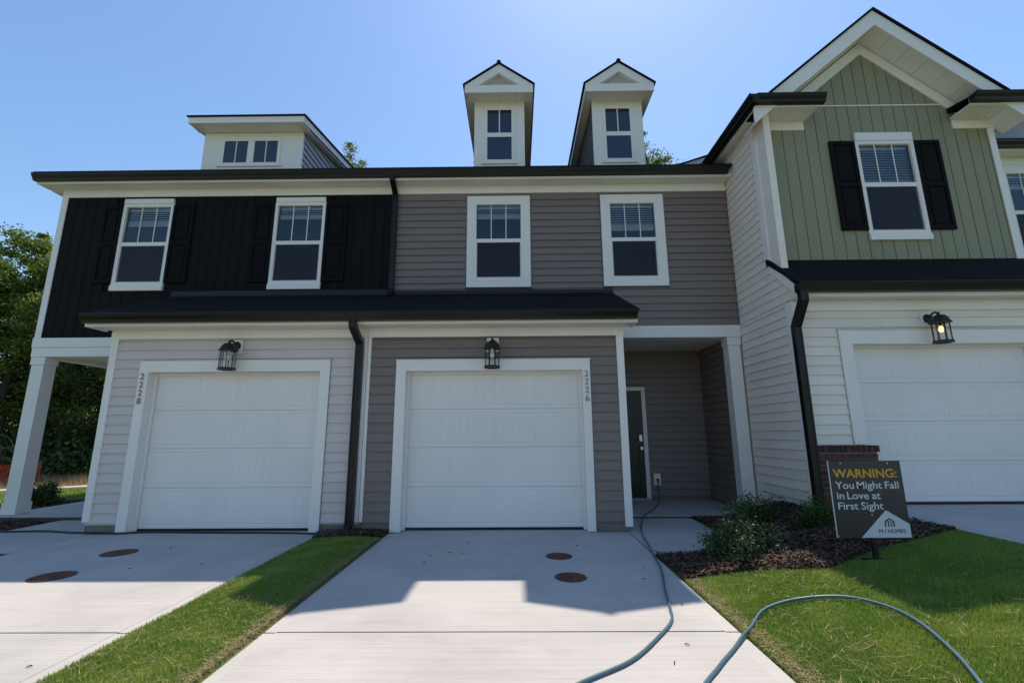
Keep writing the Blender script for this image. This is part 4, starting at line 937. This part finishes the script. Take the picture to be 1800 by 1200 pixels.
bar((cxl - .035, zl), (cxl - .035, zl + .042), .010); bar((cxl - .038, zl + .038), (cxl, zl + .064), .010); bar((cxl, zl + .064), (cxl + .038, zl + .038), .010); bar((cxl + .035, zl), (cxl + .035, zl + .042), .010); bar((cxl - .010, zl), (cxl - .010, zl + .05), .010); bar((cxl + .010, zl), (cxl + .010, zl + .046), .006); bar((cxl + .019, zl), (cxl + .019, zl + .04), .004)
lg.build('logo_mark', SIGNK, sg)
words('M I HOMES', .043, x0 + .340, z0 + .037, SIGNK, .0, .215, yt - .001, .42)
MB().box(SX - .018, SX + .018, SY + .005, SY + .03, .08, .95).build('stake', BLK, sg); box('step_bar', SX - .12, SX + .12, SY + .008, SY + .022, .235, .25, BLK, sg)
for (a, b) in ((x0 + .1, z1 - .018), (x1 - .11, z1 - .02), (SX, z0 + .18), (x0 + .008, z0 + .012)): MB().tube([(a, SY - .009, b), (a, SY - .004, b)], .006, 8).build('screw', STEEL, sg)

# ------------------------------------------------------------------ hoses, covers, litter
hp = [(4.115, 2.41, .36), (4.12, 2.40, .10), (4.05, 2.2, .045), (3.75, 1.5, .045), (3.45, .95, .04), (3.26, .45, .014), (3.10, -.15, .014), (3.03, -.6, .014), (2.95, -1.15, .014), (2.86, -1.70, .014), (2.72, -2.25, .014), (2.63, -2.65, .014), (2.57, -2.86, .014), (2.42, -3.09, .014), (2.16, -3.41, .014), (1.82, -3.66, .014), (1.45, -4.0, .014), (1.35, -4.6, .014), (1.7, -4.9, .014), (2.1, -4.45, .014), (2.38, -3.80, .014), (2.62, -3.48, .014), (2.80, -3.27, .014), (2.94, -3.10, .02)]
hp += [(a, b, float(zg(a, b)) + .030) for a, b in ((3.04, -3.00), (3.23, -2.81), (3.49, -2.76), (3.75, -2.85), (3.87, -3.08), (3.86, -3.34), (3.75, -3.67), (3.64, -3.9), (3.54, -4.1), (3.45, -4.7))]
tag(MB().tube(spline(hp, 8), .0098, 10).build('garden_hose', HOSE, None, (2.6, -2.8, 0), True), 'teal garden hose running from the porch down the driveway and looping on the lawn', 'hose')
tag(MB().tube(spline([(-7.2, .25, .03), (-6.2, .12, .03), (-5.38, .10, .012), (-4.8, .12, .012), (-4.3, .02, .012), (-3.9, -.02, .012), (-3.68, -.05, .012), (-3.35, .03, .012), (-2.9, .02, .010), (-2.2, -.02, .010), (-1.5, -.05, .010), (-1.12, -.10, .010), (-.85, -.13, .03)], 8), .012, 8).build('black_hose', CORD, None, (-3.5, 0, 0), True), 'thin black hose lying along the foot of garage 2228', 'hose')
for k, (x, y, r, lab) in enumerate(((-2.73, -1.81, .165, 'rusty round cover in the left driveway, nearer the camera'), (-2.83, -.98, .16, 'rusty round cover in the left driveway, nearer the garage'), (1.96, -1.18, .13, 'rusty round cover in the centre driveway, nearer the garage'), (2.0, -1.88, .135, 'rusty round cover in the centre driveway, nearer the camera'))):
    c = tag(empty('access_cover', (x, y, 0)), lab, 'cover', 'rusty covers set in the driveways')
    MB().lathe([(r, -.02), (r, .003), (r - .008, .006), (r - .012, .004)], (x, y), 28).build('lid', RUST, c); MB().lathe([(r + .010, -.02), (r + .010, .0018), (r + .001, .0018)], (x, y), 28).build('collar', JOINT, c)
    MB().tube([(x, y, .004), (x, y, .008)], .018, 8).build('bolt', RUST, c)
for k, (x, y) in enumerate(((.62, -1.18), (.80, -1.05), (.95, -1.07), (.60, -1.42), (2.2, -.75), (2.72, -1.62), (2.63, -1.95), (2.55, -3.2), (2.75, -2.55), (-2.2, -1.6), (-1.6, -1.45), (-2.4, -.8), (2.4, -3.42), (-1.2, -3.45), (.95, -.62))):
    a = random.uniform(0, 3.1); dx, dy = math.cos(a) * .015, math.sin(a) * .015
    tag(MB().tube([(x - dx, y - dy, .006), (x + dx * .2, y + dy * .2 + .004, .010), (x + dx, y + dy, .006)], [.002, .004, .002], 5).build('wood_chip', SOIL), 'small dark wood chip lying on the driveway concrete', 'wood chip', 'wood chips on the driveways')
pp = MB(); pts = spline([(PX - .10, -.16, .05), (PX - .14, -.25, .035), (PX - .26, -.30, .03), (PX - .42, -.28, .03)], 10); pp.tube(pts, [.045 + .006 * (i % 2) for i in range(len(pts))], 10)
tag(pp.build('drain_pipe', CORD), 'black corrugated drain pipe at the foot of the middle downspout', 'drain pipe')
